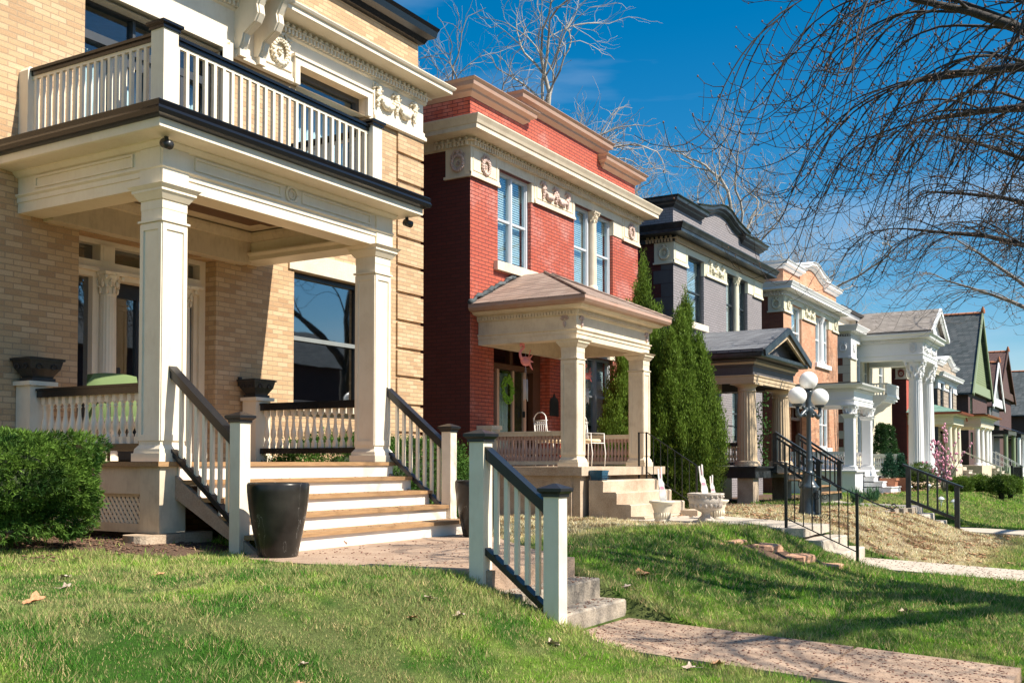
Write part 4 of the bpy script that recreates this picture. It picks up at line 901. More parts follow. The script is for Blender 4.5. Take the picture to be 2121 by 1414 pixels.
def rowhouse(x0,cfg):
    c=dict(front='brick_red',side='brick_red_shaded',trim='cream_old',band='cream_old',corn='cream_old',orn='ornament_brown',pcorn='pink_trim',win='aluminium',arch=False,dz=0.,w=7.33,zb=.5,blind='white_enamel',
      label='',group='row houses',w2=True,sidetrim=.5,wm=2,detail=True,quoin=None,doorh=2.25,zfloor=1.53,lowwin=True); c.update(cfg); D=c['dz']
    h=thing(c.get('name','brick_house'),(x0+3.6,11,.6),c['label'],'house',c['group']); xe=x0+c['w']; C=c
    zt=7.36+D; holes=[(x0+.94,x0+2.19,5.37+D,7.13+D),(x0+4.03,x0+5.94,5.37+D,7.13+D)]
    if c['lowwin']: holes.append((x0+4.49,x0+5.93,2.2+D*.5,3.92+D*.5))
    holes.append((x0+.80,x0+2.95,c['zfloor'],c['zfloor']+c['doorh']+.12))
    m=MB(); wallY(m,x0,xe,c['zb'],zt,WY,holes,.22); part(m,'wall',c['front'],h)
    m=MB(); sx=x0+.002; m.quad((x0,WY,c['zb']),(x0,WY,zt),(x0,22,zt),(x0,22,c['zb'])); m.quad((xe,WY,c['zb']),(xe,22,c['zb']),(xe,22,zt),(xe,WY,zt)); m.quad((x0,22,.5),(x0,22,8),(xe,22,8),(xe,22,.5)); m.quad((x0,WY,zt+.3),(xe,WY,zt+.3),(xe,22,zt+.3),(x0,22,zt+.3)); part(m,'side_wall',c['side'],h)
    # parapets
    zp=7.72+D
    if c['arch']: mid=[(x0+1.62,8.58),(x0+2.5,8.76),(x0+3.1,8.93),(x0+3.55,8.97),(x0+4.0,8.93),(x0+4.6,8.74),(x0+5.45,8.58)]
    else: mid=[(x0+1.75,8.78),(x0+5.40,8.78)]
    mid=[(x,z+D) for x,z in mid]
    m=MB(); m.box(x0,x0+1.84,WY,WY+1.8,zp,8.22+D); m.prY([(x0+1.84,zp),(x0+5.37,zp)]+[(min(max(x,x0+1.84),x0+5.37),z-.05) for x,z in reversed(mid)],WY+.004,WY+1.5); m.box(x0+5.37,xe-.16,WY,WY+1.8,zp,8.22+D); part(m,'parapet',c['front'],h)
    m=MB(); parab_cornice(m,0,0,WY,[(x0-.0,8.48+D),(x0+1.88,8.48+D)],.22,1.9); parab_cornice(m,0,0,WY+.0,mid,.2,1.6); parab_cornice(m,0,0,WY,[(x0+5.42,8.48+D),(xe-.14,8.48+D)],.22,1.9); part(m,'parapet_cornice',c['pcorn'],h)
    # main cornice
    ys=WY+1.6
    m=MB(); cp=[(x0,ys+3),(x0,WY),(xe,WY),(xe,ys+3)]
    m.sweep(cp,[(0,7.30+D),(.05,7.32+D),(.05,7.47+D),(.38,7.49+D),(.38,7.57+D),(.40,7.58+D),(.42,7.63+D),(.46,7.70+D),(.46,7.72+D),(-.1,7.78+D),(-.1,7.30+D)]); part(m,'cornice',c['corn'],h)
    m=MB(); dp=[(x0-.02,WY+.75),(x0-.02,WY-.02),(xe+.02,WY-.02),(xe+.02,WY+.6)]
    dentils(m,dp,7.315+D,7.392+D,.03,.055,.082,.040); eggs(m,dp,7.40+D,7.485+D,.055,.125,6,4); m.sweep([(x0,WY+.75),(x0,WY),(xe,WY),(xe,WY+.6)],[(.05,7.394+D),(.12,7.394+D),(.12,7.402+D),(.05,7.402+D)]); part(m,'dentil_band',c['band'],h)
    # stone blocks
    def blockY(m,a,b,z0,z1=7.318+D,e=.03):
        m.box(a,b,WY-e,WY+.12,z0,z1); m.box(a-.012,b+.012,WY-e-.03,WY,z0,z0+.045); m.box(a,b,WY-e-.016,WY,z0+.045,z0+.09)
    m=MB(); blockY(m,x0-.03,x0+.944,6.76+D); m.box(x0-.03,x0,WY+.12,WY+.52,6.76+D,7.318+D); m.box(x0-.055,x0,WY-.055,WY+.55,6.755+D,6.80+D)
    blockY(m,x0+2.29,x0+4.0,6.76+D); blockY(m,x0+6.43,xe+.03,6.76+D)
    for a,b in ((x0+.94,x0+2.29),(x0+4.0,x0+6.43)):
        m.box(a,b,WY-.022,WY+.15,7.135+D,7.317+D); m.box(a,b,WY-.035,WY+.03,7.135+D,7.17+D)
    m.box(x0+2.185,x0+2.29,WY-.022,WY+.215,6.76+D,7.134+D); m.box(x0+5.935,x0+6.43,WY-.022,WY+.215,6.8+D,7.134+D); m.box(x0+4.0,x0+4.034,WY-.022,WY+.215,6.8+D,7.134+D)
    frameY(m,x0+2.37,x0+3.92,6.88+D,7.29+D,WY-.03,.02,.012); frameY(m,x0+6.5,xe-.06,6.88+D,7.29+D,WY-.03,.02,.012); frameY(m,x0+.04,x0+.87,6.88+D,7.29+D,WY-.03,.02,.012)
    part(m,'stone_band',c['trim'],h)
    m=MB(); wreath(m,fX(x0-.03,WY+.24),7.03+D,.125); part(m,'relief_wreath',c['orn'],h)
    if c['w2']:
        for xw in (x0+.46,xe-.45): m=MB(); wreath(m,fY(xw,WY-.03),7.03+D,.12); part(m,'relief_wreath',c['orn'],h)
    m=MB(); garland(m,fY(x0+3.14,WY-.03),1.25,7.06+D,.36); part(m,'relief_garland',c['orn'],h)
    sl=c.get('sill','white_enamel')
    for q in ((x0+.80,x0+2.33,5.20+D,5.368+D,.09,'window_sill'),(x0+3.92,x0+6.05,5.20+D,5.368+D,.09,'window_sill'))+(((x0+4.4,x0+6.02,2.05+D*.5,2.198+D*.5,.09,'window_sill'),(x0+4.4,x0+6.02,3.922+D*.5,4.12+D*.5,.02,'lintel')) if c['lowwin'] else ()):
        m=MB(); m.box(q[0],q[1],WY-q[4],WY+.1,q[2],q[3]); part(m,q[5],sl,h)
    window(h,x0+.94,x0+2.19,5.37+D,7.134+D,WY+.08,c['win'],c['wm'],c['blind'],.95,.48)
    window(h,x0+4.03,x0+4.86,5.37+D,7.134+D,WY+.08,c['win'],1,c['blind'],1.,.5); window(h,x0+5.10,x0+5.94,5.37+D,7.134+D,WY+.08,c['win'],1,c['blind'],.95,.5)
    o=column_rd(h,x0+4.98,WY+.04,5.37+D,7.13+D,.095,c.get('wcol',c['trim']),0,'cor',taper=.92)
    if c['lowwin']: window(h,x0+4.49,x0+5.93,2.2+D*.5,3.92+D*.5,WY+.08,c.get('lwin',c['win']),2,c['blind'],.9,.5,glass='glass')
    if c['quoin']:
        m=MB(); z=1.0;i=0
        while z<6.7+D: w=.55 if i%2 else .34; m.box(x0-.012,x0+.001,WY-.002,WY+w,z,z+.34); z+=.35;i+=1
        part(m,'quoins',c['quoin'],h)
    return h
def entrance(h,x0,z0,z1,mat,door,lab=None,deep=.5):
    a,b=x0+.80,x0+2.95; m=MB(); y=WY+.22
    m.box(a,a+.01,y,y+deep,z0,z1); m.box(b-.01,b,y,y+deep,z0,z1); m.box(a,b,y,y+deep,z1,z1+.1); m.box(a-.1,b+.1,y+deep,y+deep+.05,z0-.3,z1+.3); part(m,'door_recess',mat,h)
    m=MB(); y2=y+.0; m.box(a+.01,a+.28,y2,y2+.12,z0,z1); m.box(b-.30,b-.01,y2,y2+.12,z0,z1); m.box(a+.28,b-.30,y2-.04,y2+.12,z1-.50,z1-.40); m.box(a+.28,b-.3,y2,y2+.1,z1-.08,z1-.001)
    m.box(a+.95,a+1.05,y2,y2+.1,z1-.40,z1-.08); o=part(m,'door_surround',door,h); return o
# ================================================================ second house: red painted brick
x0=15.68
H2=rowhouse(x0,dict(label='red painted brick house with cream cornice, second in the row',trim='cream_old',band='cream_old',corn='cream_old',orn='ornament_brown',sill='cream_old'))
entrance(H2,x0,1.53,3.9,'brick_red_shaded','dark_wood')
m=MB(); m.box(17.02,17.10,10.56,10.62,1.55,3.50); m.box(18.05,18.13,10.56,10.62,1.55,3.50); m.box(17.10,18.05,10.56,10.62,3.40,3.50); m.box(17.10,18.05,10.56,10.62,1.55,1.75); m.box(17.62,17.68,10.57,10.62,1.75,3.4); d=part(m,'screen_door','pale_wood',H2)
m=MB(); m.box(17.10,18.05,10.59,10.595,1.75,3.4); part(m,'pane','glass',d); m=MB(); m.box(17.98,18.02,10.52,10.56,2.5,2.62); part(m,'door_handle','iron',d)
m=MB()
for i in range(12): m.tube([(17.13+i*.042,10.68+.015*(i%2),1.6),(17.13+i*.042,10.68+.015*(i%2),3.35)],.026,6)
part(m,'curtain','white_enamel',d); m=MB(); m.box(17.7,18.1,10.64,10.70,1.55,3.45); m.box(17.74,18.04,10.625,10.64,1.7,2.4); m.box(17.74,18.04,10.625,10.64,2.5,3.3); part(m,'inner_door','dark_wood',H2)
m=MB(); m.prY([(18.62,2.55),(18.98,2.55),(18.98,2.85),(18.92,2.92),(18.86,2.93),(18.80,3.02),(18.74,2.93),(18.68,2.92),(18.62,2.85)],WY-.02,WY-.001); part(m,'house_plaque','black_urn',H2)
def porch_ent(h,xa,xb,yf,z0,z1,mat,dent=True,out=.22,inner='cream_dirty',bt='cream_old'):
    lp=[(xa,WY-.004),(xa,yf),(xb,yf),(xb,WY-.004)]; H=z1-z0; m=MB()
    m.sweep(lp,[(0,z0),(0,z0+.10),(.015,z0+.10),(.015,z0+.15),(.04,z0+.17),(.04,z0+.185),(0,z0+.19),(0,z1-.17),(.03,z1-.16),(.05,z1-.09),(.05,z1-.07),(out*.8,z1-.05),(out,z1-.01),(out,z1),(-.26,z1),(-.26,z0)]); o=part(m,'entablature',mat,h)
    if dent: m=MB(); dentils(m,lp,z1-.145,z1-.095,.04,.035,.06,.032); part(m,'dentil_band',bt,o)
    m=MB(); m.box(xa+.26,xb-.26,yf+.26,WY-.02,z1-.1,z1-.05); m.box(xa+.26,xb-.26,WY-.2,WY-.01,z0,z1-.101); part(m,'porch_ceiling',inner,h); return o,lp
e,lp=porch_ent(H2,15.95,19.05,8.29,3.73,4.31,'cream_old')
m=MB(); m.sweep(lp,[(.24,4.30),(.31,4.32),(.34,4.37),(.33,4.42),(.27,4.42),(.27,4.36),(.24,4.35)]); part(m,'gutter','pink_trim',e)
for f,c in ((fX(15.95,8.52),1),(fY(16.13,8.29),1),(fY(18.9,8.29),1)):
    m=MB()
    for k in range(7):
        a=-1.2+.4*k; 
        for q in (.5,.8,1.0): m.blob(f(.075*q*math.sin(a),4.08+.09*q*math.cos(a)-.02,.012),.017,5,3)
    m.blob(f(0,4.0,.01),(.03,.03,.06),6,4); part(m,'palmette_ornament','ornament_brown',e)
m=MB(); ex0,ex1,ey=15.62,19.42,7.96; rx0,rx1=17.45,17.7; zz0,zz1=4.44,5.24
m.add([(ex0,ey,zz0),(ex1,ey,zz0),(ex1,WY,zz0),(ex0,WY,zz0),(rx0,9.75,zz1),(rx1,9.75,zz1),(rx1,WY,zz1),(rx0,WY,zz1)],[(0,1,5,4),(1,2,6,5),(3,0,4,7),(4,5,6,7),(3,2,1,0)]); m.add([(ex0,ey,zz0-.03),(ex1,ey,zz0-.03),(ex1,WY,zz0-.03),(ex0,WY,zz0-.03),(ex0,ey,zz0-.001),(ex1,ey,zz0-.001),(ex1,WY,zz0-.001),(ex0,WY,zz0-.001)],[(0,1,5,4),(3,0,4,7),(1,2,6,5),(3,2,1,0)]); rf=part(m,'porch_roof','shingle_tan',H2)
m=MB(); m.tube([(ex0,ey,zz0+.01),(rx0,9.75,zz1+.01)],.03,5); m.tube([(ex1,ey,zz0+.01),(rx1,9.75,zz1+.01)],.03,5); part(m,'hip_ridge','shingle_tan',rf)
m=MB(); pts=[(ex0+(rx0-ex0)*i/24,WY-.03,zz0+(zz1-zz0)*i/24+.04+random.uniform(-.02,.03)) for i in range(25)]; m.tube(pts,[random.uniform(.03,.06) for _ in pts],5); part(m,'tar_flashing','slate',rf)
column_sq(H2,16.10,8.44,1.532,3.73,.30,'cream_old'); column_sq(H2,18.90,8.44,1.532,3.73,.30,'cream_old')
m=MB(); m.box(15.80,19.42,8.12,WY-.003,1.38,1.53); m.box(15.9,16.3,8.2,8.5,.5,1.38); m.box(15.86,19.3,8.35,WY-.003,.5,1.379); part(m,'porch_base','foundation',H2)
m=MB(); m.box(15.92,16.22,10.0,10.29,1.54,2.2); m.box(15.89,16.25,9.97,10.295,2.2,2.27); part(m,'pedestal','cream_old',H2)
balustrade(H2,(16.1,8.62),(16.1,9.99),1.56,2.13,19,'mauve','cream_old',rh=.06,rw=.15); balustrade(H2,(16.3,8.44),(18.74,8.44),1.56,2.13,26,'mauve','cream_old',rh=.06,rw=.15) if False else None
balustrade(H2,(18.9,8.62),(18.9,10.28),1.56,2.13,22,'mauve','cream_old',rh=.06,rw=.15)
balustrade(H2,(17.0,8.50),(18.72,8.50),1.56,2.13,20,'mauve','cream_old',rh=.06,rw=.15) if False else None
# concrete stairs with cheek
m=MB()
for i in range(4):
    zt=1.30-.2*i; j=lambda:random.uniform(-.012,.012); m.prX([(8.11,.4),(7.85-.26*i+j(),.4),(7.85-.26*i+j(),zt-.02),(7.87-.26*i,zt+.004*(i%2)),(8.11,zt)],16.05+.001*i,18.45-.001*i)
m.box(17.6,19.0,6.75,7.07,.5,.76); part(m,'concrete_stairs','foundation',H2)
def thinrail(h,pts,zb,name='iron_rail'):
    (xa,ya,za),(xb,yb,zb_)=pts; m=MB()
    for (x,y,z) in pts: m.box(x-.014,x+.014,y-.014,y+.014,z-.9,z)
    m.bar(pts[0],pts[1],.028,.014); m.bar((xa,ya,za-.75),(xb,yb,zb_-.75),.02,.014)
    o=part(m,name,'iron',h)
    for i in range(1,7):
        q=i/7; m=MB(); x=xa+(xb-xa)*q;y=ya+(yb-ya)*q;z=za+(zb_-za)*q; m.box(x-.006,x+.006,y-.006,y+.006,z-.75,z); part(m,'baluster','iron',o)
thinrail(H2,((18.35,8.05,2.18),(18.35,7.05,1.55)),0)
m=MB(); m.box(18.336,18.364,8.05,8.2,2.165,2.18); m.box(18.336,18.364,8.19,8.22,1.3,2.18); part(m,'rail_return','iron',H2)
# small things at the second house
t=thing('door_wreath',(17.35,10.55,3.0),'round bright green wreath on the screen door of the red house','wreath'); m=MB()
for i in range(260): a=random.uniform(0,6.28);r=.17+random.uniform(-.06,.06); m.blob((17.36+r*math.cos(a),10.535+random.uniform(-.03,.01),3.02+r*1.25*math.sin(a)),.02,4,3)
part(m,'greenery','wreath_green',t)
def flamingo(x,y,z,s,label):
    t=thing('flamingo_chime',(x,y,z),label,'wind chime'); m=MB(); m.blob((x,y,z),(.13*s,.05*s,.075*s),10,6)
    m.tube([(x-.10*s,y,z+.02*s),(x-.15*s,y,z+.06*s),(x-.16*s,y,z+.12*s),(x-.10*s,y,z+.17*s),(x-.05*s,y,z+.20*s),(x-.07*s,y,z+.25*s),(x-.13*s,y,z+.245*s),(x-.15*s,y,z+.20*s)],[.03*s,.022*s,.02*s,.02*s,.02*s,.024*s,.026*s,.008*s],7)
    for a in (-.5,0,.5,.9): m.prY([(x+.06*s,z-.02*s),(x+.24*s*math.cos(a),z+.24*s*math.sin(a)),(x+.08*s,z+.05*s)],y-.01,y+.01)
    part(m,'flamingo','pink_plastic',t); m=MB(); m.tube([(x,y,z),(x,y,z+.42)],.003,4)
    for k in (-.05,-.015,.02,.055): m.tube([(x+k*s,y,z-.55*s-abs(k)),(x+k*s,y,z-.27*s)],.008,5); m.tube([(x+k*s,y,z-.27*s),(x,y,z-.07)],.002,3)
    part(m,'chime_rods','aluminium',t)
flamingo(16.2,9.45,3.42,1.2,'pink flamingo wind chime hanging before the screen door'); flamingo(18.35,9.3,3.3,.9,'pink flamingo wind chime hanging at the right side of the porch')
def wirechair(cx,cy,z,ang,label,cush_=True):
    t=thing('patio_chair',(cx,cy,z),label,'chair'); c,s=math.cos(ang),math.sin(ang); pp=lambda u,v,w:(cx+u*c-v*s,cy+u*s+v*c,z+w); m=MB()
    for sx in (-.2,.2):
        m.tube([pp(sx,.2,0),pp(sx,.19,.44),pp(sx,.24,.90)],.011,5); m.tube([pp(sx,-.2,0),pp(sx,-.22,.25),pp(sx,-.19,.44),pp(sx,-.19,.62),pp(sx,.2,.64)],.011,5)
    for w in (.44,.84): m.tube([pp(-.2,.2,w),pp(.2,.2,w)],.009,5)
    m.tube([pp(-.2,.22,.86)]+[pp(.2*math.cos(math.pi*(1-i/8)),.23,.86+.13*math.sin(math.pi*i/8)) for i in range(9)],.011,5); m.tube([pp(-.2,-.19,.44),pp(.2,-.19,.44)],.01,5)
    for i in range(6): m.tube([pp(-.16+.064*i,.2,.44),pp(-.16+.064*i,.23,.82)],.006,4)
    for i in range(5): m.tube([pp(-.15+.064*i+.03*(1-math.cos(a)),.225,.72+.07*math.sin(a)) for a in [math.pi*k/6 for k in range(7)]],.005,4)
    part(m,'wire_frame','white_enamel',t)
    m=MB(); m.lathe(pp(0,0,.44),[(.18,0),(.21,.02),(.215,.05),(.19,.075),(.0,.08)],20); part(m,'seat_cushion','cushion',t)
wirechair(17.75,8.95,1.53,-.2,'white wire patio chair with tan cushion right of the porch column'); wirechair(16.85,9.3,1.53,1.1,'white wire patio chair behind the side balustrade of the red house')
t=thing('blue_pot',(15.97,7.9,1.3),'small blue glazed square pot at the top of the concrete porch stairs','pot')
m=MB(); m.frus(16.18,7.98,1.30,1.45,.10,.12); m.frus(16.18,7.98,1.45,1.47,.125,.13)
for i in range(4): m.box(16.05,16.31,7.85,8.11,1.32+i*.035,1.325+i*.035)
part(m,'pot','blue_glaze',t); m=MB(); m.box(16.08,16.28,7.88,8.08,1.455,1.474); part(m,'soil','soil',t)
def bunny(t,x,y,z,h,lean,mat='white_enamel'):
    m=MB(); P_=[(-.10,0),(.10,0),(.13,.25),(.09,.42),(.10,.52),(.05,.62),(.10,.98),(.05,1.0),(.0,.66),(-.03,.66),(-.02,.95),(-.07,.93),(-.09,.60),(-.11,.5),(-.08,.4),(-.13,.2)]
    P2=[(x+(u+lean*v)*h*.9,z+v*h) for u,v in P_]; m.prY(P2,y-.006,y+.006); o=part(m,'rabbit_board',mat,t)
    m=MB(); m.prY([(x+(u*.5+lean*v)*h*.9,z+v*h) for u,v in [(-.02,.68),(.03,.68),(.08,.95)]],y-.008,y-.0065); m.prY([(x+(u+lean*v)*h*.9,z+v*h) for u,v in [(-.07,.36),(.07,.36),(.05,.44),(-.05,.44)]],y-.008,y-.0065); part(m,'pink_paint','rose_bloom',o); m=MB(); m.tube([(x,y+.02,z-.3),(x+lean*h*.5,y+.01,z+h*.6)],.005,4); part(m,'stake','iron',o)
def rabbit(x,y,z,h,lean,label):
    t=thing('rabbit_decoration',(x,y,z),label,'lawn decoration'); bunny(t,x,y,z,h,lean); t.rotation_euler.z=-.7
def urn(x,y,z,s,label,big=True):
    t=thing('garden_urn',(x,y,z),label,'urn'); m=MB()
    if big:
        m.frus(x,y,z,z+.03*s,.16*s,.16*s); m.lathe((x,y,z),[(.13*s,.03*s),(.12*s,.06*s),(.07*s,.11*s),(.065*s,.15*s),(.10*s,.17*s),(.20*s,.22*s),(.26*s,.30*s),(.275*s,.36*s),(.255*s,.39*s),(.27*s,.41*s),(.29*s,.43*s),(.29*s,.455*s),(.25*s,.46*s),(.24*s,.40*s),(.001,.40*s)],32)
        for i in range(18): a=2*math.pi*i/18; m.blob((x+.235*s*math.cos(a),y+.235*s*math.sin(a),z+.27*s),(.032*s,.032*s,.055*s),6,4); m.blob((x+.275*s*math.cos(a),y+.275*s*math.sin(a),z+.40*s),.022*s,5,3)
    else:
        m.lathe((x,y,z),[(.15*s,0),(.15*s,.03*s),(.135*s,.05*s),(.15*s,.12*s),(.165*s,.22*s),(.19*s,.28*s),(.20*s,.33*s),(.25*s,.37*s),(.25*s,.40*s),(.21*s,.41*s),(.20*s,.36*s),(.001,.36*s)],28,0)
        for i in range(20): a=2*math.pi*i/20; m.tube([(x+.145*s*math.cos(a),y+.145*s*math.sin(a),z+.06*s),(x+.16*s*math.cos(a),y+.16*s*math.sin(a),z+.17*s)],.012*s,5)
    part(m,'bowl','stone_urn' if big else 'cream_masonry',t); m=MB(); m.lathe((x,y,z),[(.2*s,.37*s),(.19*s,.385*s),(.001,.39*s)],16); part(m,'soil','soil',t)
urn(15.58,6.57,.665,.82,'white flared plaster planter nearest the concrete porch stairs',False); urn(15.80,5.92,.665,1.0,'large carved grey stone urn with oval leaves on the pale walk'); urn(16.95,6.15,.665,.78,'white ribbed planter standing behind the carved stone urn',False)
rabbit(15.6,6.55,.98,.56,-.16,'white rabbit cutout in the flared planter by the porch stairs'); rabbit(15.83,5.93,1.06,.52,-.22,'leaning white rabbit cutout in the carved stone urn'); rabbit(16.8,6.15,.98,.42,-.15,'white rabbit cutout behind the leaning one, right side')
# ================================================================ third house: dark grey
x0=25.24
H3=rowhouse(x0,dict(label='lilac grey brick house with black cornices and a gabled porch',front='brick_grey',side='brick_red_shaded',trim='lime_cream',band='tan_paint',corn='black_trim',orn='lime_cream',pcorn='black_trim',win='black_trim',lwin='black_trim',arch=True,w2=False,wm=1,sill='cream_masonry',quoin='dark_grey_wall'))
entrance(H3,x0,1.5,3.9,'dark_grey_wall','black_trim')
m=MB(); xa,xb=24.95,28.55
e,lp=porch_ent(H3,xa+.1,xb,8.15,3.58,4.14,'dark_grey_wall',False,.12,'tan_paint')
m=MB(); m.sweep(lp,[(0,3.56),(.02,3.56),(.02,3.64),(.035,3.64),(.035,3.72),(.06,3.74),(.06,3.765),(.0,3.77)]); m.sweep(lp,[(.0,4.01),(.05,4.03),(.09,4.13),(.09,4.15),(0,4.15)]); part(m,'trim_bands','tan_paint',e)
m=MB(); m.sweep(lp,[(.0,4.151),(.30,4.17),(.32,4.20),(.32,4.28),(0,4.30)]); part(m,'eave_cornice','black_trim',e)
m=MB(); xm=(xa+xb+.1)/2; a0,a1=xa-.22,xb+.34; zr=5.02; y0_=7.78
for s,(p,q) in ((1,(a0,xm)),(-1,(xm,a1))):
    z_a,z_b=(4.30,zr) if s==1 else (zr,4.30); m.add([(p,y0_,z_a),(q,y0_,z_b),(q,WY,z_b),(p,WY,z_a),(p,y0_,z_a+.07),(q,y0_,z_b+.07),(q,WY,z_b+.07),(p,WY,z_a+.07)],[(0,3,2,1),(4,5,6,7),(0,1,5,4),(1,2,6,5),(2,3,7,6),(3,0,4,7)])
part(m,'porch_roof','shingle_grey',H3)
for pq in (((a0+.02,y0_-.02,4.26),(xm,y0_-.02,zr-.02)),((xm,y0_-.02,zr-.02),(a1-.02,y0_-.02,4.26))): m=MB(); m.bar(*pq,.06,.16); part(m,'rake_board','black_trim',H3)
m=MB(); m.bar((a0+.42,y0_+.05,4.30),(xm,y0_+.05,zr-.17),.07,.11); m.bar((xm,y0_+.05,zr-.17),(a1-.42,y0_+.05,4.30),.07,.11); part(m,'gable_trim','tan_paint',H3)
m=MB(); m.prY([(a0+.3,4.30),(a1-.3,4.30),(xm,zr-.1)],y0_+.30,y0_+.36); part(m,'gable_panel','dark_grey_wall',H3)
column_rd(H3,25.38,8.42,1.52,3.58,.25,'tan_paint',20,'doric',taper=.86); column_rd(H3,28.22,8.42,1.52,3.58,.25,'tan_paint',20,'doric',taper=.86)
m=MB(); m.box(25.0,28.65,8.05,WY-.003,1.47,1.51); m.box(25.06,28.6,8.12,8.2,1.22,1.47); m.box(25.06,25.12,8.2,WY-.01,1.22,1.47); m.box(28.5,28.6,8.2,10.2,1.2,1.47); part(m,'porch_floor','black_trim',H3)
m=MB(); m.box(25.15,25.6,8.2,8.6,.5,1.22); part(m,'stone_pier','foundation',H3); m=MB(); m.box(28.0,28.45,8.2,8.6,.5,1.22); part(m,'stone_pier','foundation',H3)
m=MB(); m.box(25.3,28.5,9.9,10.28,.5,1.2); part(m,'porch_shade_box','charcoal',H3)  # solid charcoal box standing in for the shade under the floor
balustrade(H3,(25.3,8.66),(25.3,10.2),1.53,2.08,20,'tan_paint','black_trim',merged=False,rh=.07,rw=.15)
stairs(H3,26.55,28.55,8.0,1.50,5,.27,.165,'tread_wood','black_trim',False,th=.035)
def railset(h,xa,pw,mat,ya,za,yb,zb,hh,n):
    sl=(zb-za)/(yb-ya); m=MB(); 
    for yy,zz in ((ya,za),(yb,zb)): m.box(xa-pw,xa+pw,yy-pw,yy+pw,zz-.15,zz+hh)
    m.bar((xa,ya,za+hh+.02),(xa,yb-.1,zb+hh+.02-sl*.1),.12,.05); m.bar((xa,ya,za+.15),(xa,yb,zb+.15),.05,.07); m.bar((xa,ya,za+hh-.1),(xa,yb,zb+hh-.1),.04,.05)
    o=part(m,'stair_rail',mat,h); m=MB(); m.box(-.017,.017,-.017,.017,0,hh-.22); me=mesh_of(m,'baluster',mat=mat)
    for i in range(1,n): y=ya+(yb-ya)*i/n; inst(me,'baluster',o,(xa,y,za+.16+sl*(y-ya)))
railset(H3,26.5,.055,'black_trim',8.05,1.5,6.95,.78,.86,9); railset(H3,28.6,.055,'black_trim',8.05,1.5,6.95,.78,.86,9)
def bike(x,y,z):
    t=thing('bicycle',(x,y,z),'black bicycle parked on the gabled porch of the grey house','bicycle')
    for dx in (-.5,.5):
        m=MB(); pts=[(x+dx+.32*math.cos(2*math.pi*i/24),y,z+.33+.32*math.sin(2*math.pi*i/24)) for i in range(25)]; m.tube(pts,.018,6)
        for i in range(12): a=math.pi*i/6; m.tube([(x+dx,y,z+.33),(x+dx+.31*math.cos(a),y,z+.33+.31*math.sin(a))],.002,3)
        part(m,'wheel','iron',t)
    m=MB(); A=(x-.5,y,z+.33);B=(x-.35,y,z+.82);Cc=(x+.0,y,z+.30);Dd=(x+.15,y,z+.80);Ee=(x+.5,y,z+.33)
    for p,q in ((A,B),(B,Cc),(B,Dd),(Cc,Dd),(Cc,Ee),(Dd,Ee)): m.tube([p,q],.018,6)
    part(m,'frame','iron',t); m=MB(); m.tube([B,(x-.37,y,z+.98),(x-.42,y-.02,z+1.02)],.014,6); m.tube([(x-.5,y-.26,z+1.06),(x-.42,y-.1,z+1.03),(x-.42,y+.1,z+1.03),(x-.5,y+.26,z+1.06)],.014,6); m.tube([(x-.45,y-.2,z+1.05),(x-.62,y-.1,z+.95),(x-.5,y,z+.7)],.004,4); part(m,'handlebar','iron',t)
    m=MB(); m.blob((x+.17,y,z+.88),(.13,.06,.03),8,4); m.tube([Dd,(x+.17,y,z+.87)],.012,5); part(m,'saddle','iron',t)
bike(26.9,9.0,1.51)
# ================================================================ fourth house: orange brick with white porch
x0=34.95
H4=rowhouse(x0,dict(label='orange brick house with white cornice and flat white porch',front='brick_orange',side='brick_orange_side',trim='lime_cream',band='white',corn='white',orn='lime_cream',pcorn='white',win='white',lwin='white',arch=True,wm=1,sill='white',dz=-.05,wcol='white'))
entrance(H4,x0,1.35,3.6,'brick_orange_side','dark_wood')
e,lp=porch_ent(H4,35.15,37.95,8.05,3.5,4.12,'white',True,.25,'white','white')
m=MB(); m.sweep(lp,[(.2,4.05),(.26,4.07),(.34,4.14),(.36,4.19),(0,4.2)]); part(m,'porch_cornice','white',e); m=MB(); m.box(34.9,38.2,7.8,WY-.01,4.2,4.23); part(m,'porch_roof','charcoal',H4)
for cx in (35.3,37.8):
    column_sq(H4,cx,8.22,1.36,3.20,.30,'white',False); m=MB(); corinth(m,cx,8.22,3.08,3.5,.16); part(m,'leafy_capital','white',H4)
m=MB(); m.box(35.0,38.4,7.95,WY-.003,1.30,1.35); m.box(35.08,38.3,8.02,WY-.01,.5,1.30); part(m,'porch_base','white',H4)
balustrade(H4,(35.3,8.42),(35.3,10.25),1.38,1.95,22,'white','white',merged=True,rh=.06,rw=.12); balustrade(H4,(38.0,8.42),(38.0,10.25),1.38,1.95,22,'white','white',merged=True,rh=.06,rw=.12)
stairs(H4,36.2,37.8,7.94,1.34,4,.27,.18,'white','white',True,yback=8.0)
# ================================================================ fifth house: cream with tall portico
H5=thing('cream_house',(49,11,.55),'cream painted house with tall white column portico and tan roof','house','row houses'); m=MB()
a,b=44.45,54.5
wallY(m,a,47.0,.5,6.75,WY,[(45.55,46.5,4.95,6.62),(45.6,46.5,1.9,3.8)],.2); m.quad((47,WY,.5),(47,WY+.35,.5),(47,WY+.35,7.2),(47,WY,7.2)); wallY(m,47.0,b,.5,8.0,WY+.35,[(48.2,49.5,4.7,6.6),(51.6,52.8,4.9,6.7),(48.6,49.6,1.3,3.6),(51.8,53.0,1.6,3.5)],.2)
part(m,'wall','brick_cream',H5); m=MB(); m.quad((a,WY,.5),(a,WY,7.2),(a,22,7.2),(a,22,.5)); part(m,'side_wall','brick_orange_side',H5); m=MB(); m.quad((b,WY+.35,.5),(b,22,.5),(b,22,8),(b,WY+.35,8)); part(m,'side_wall','brick_orange_side',H5)
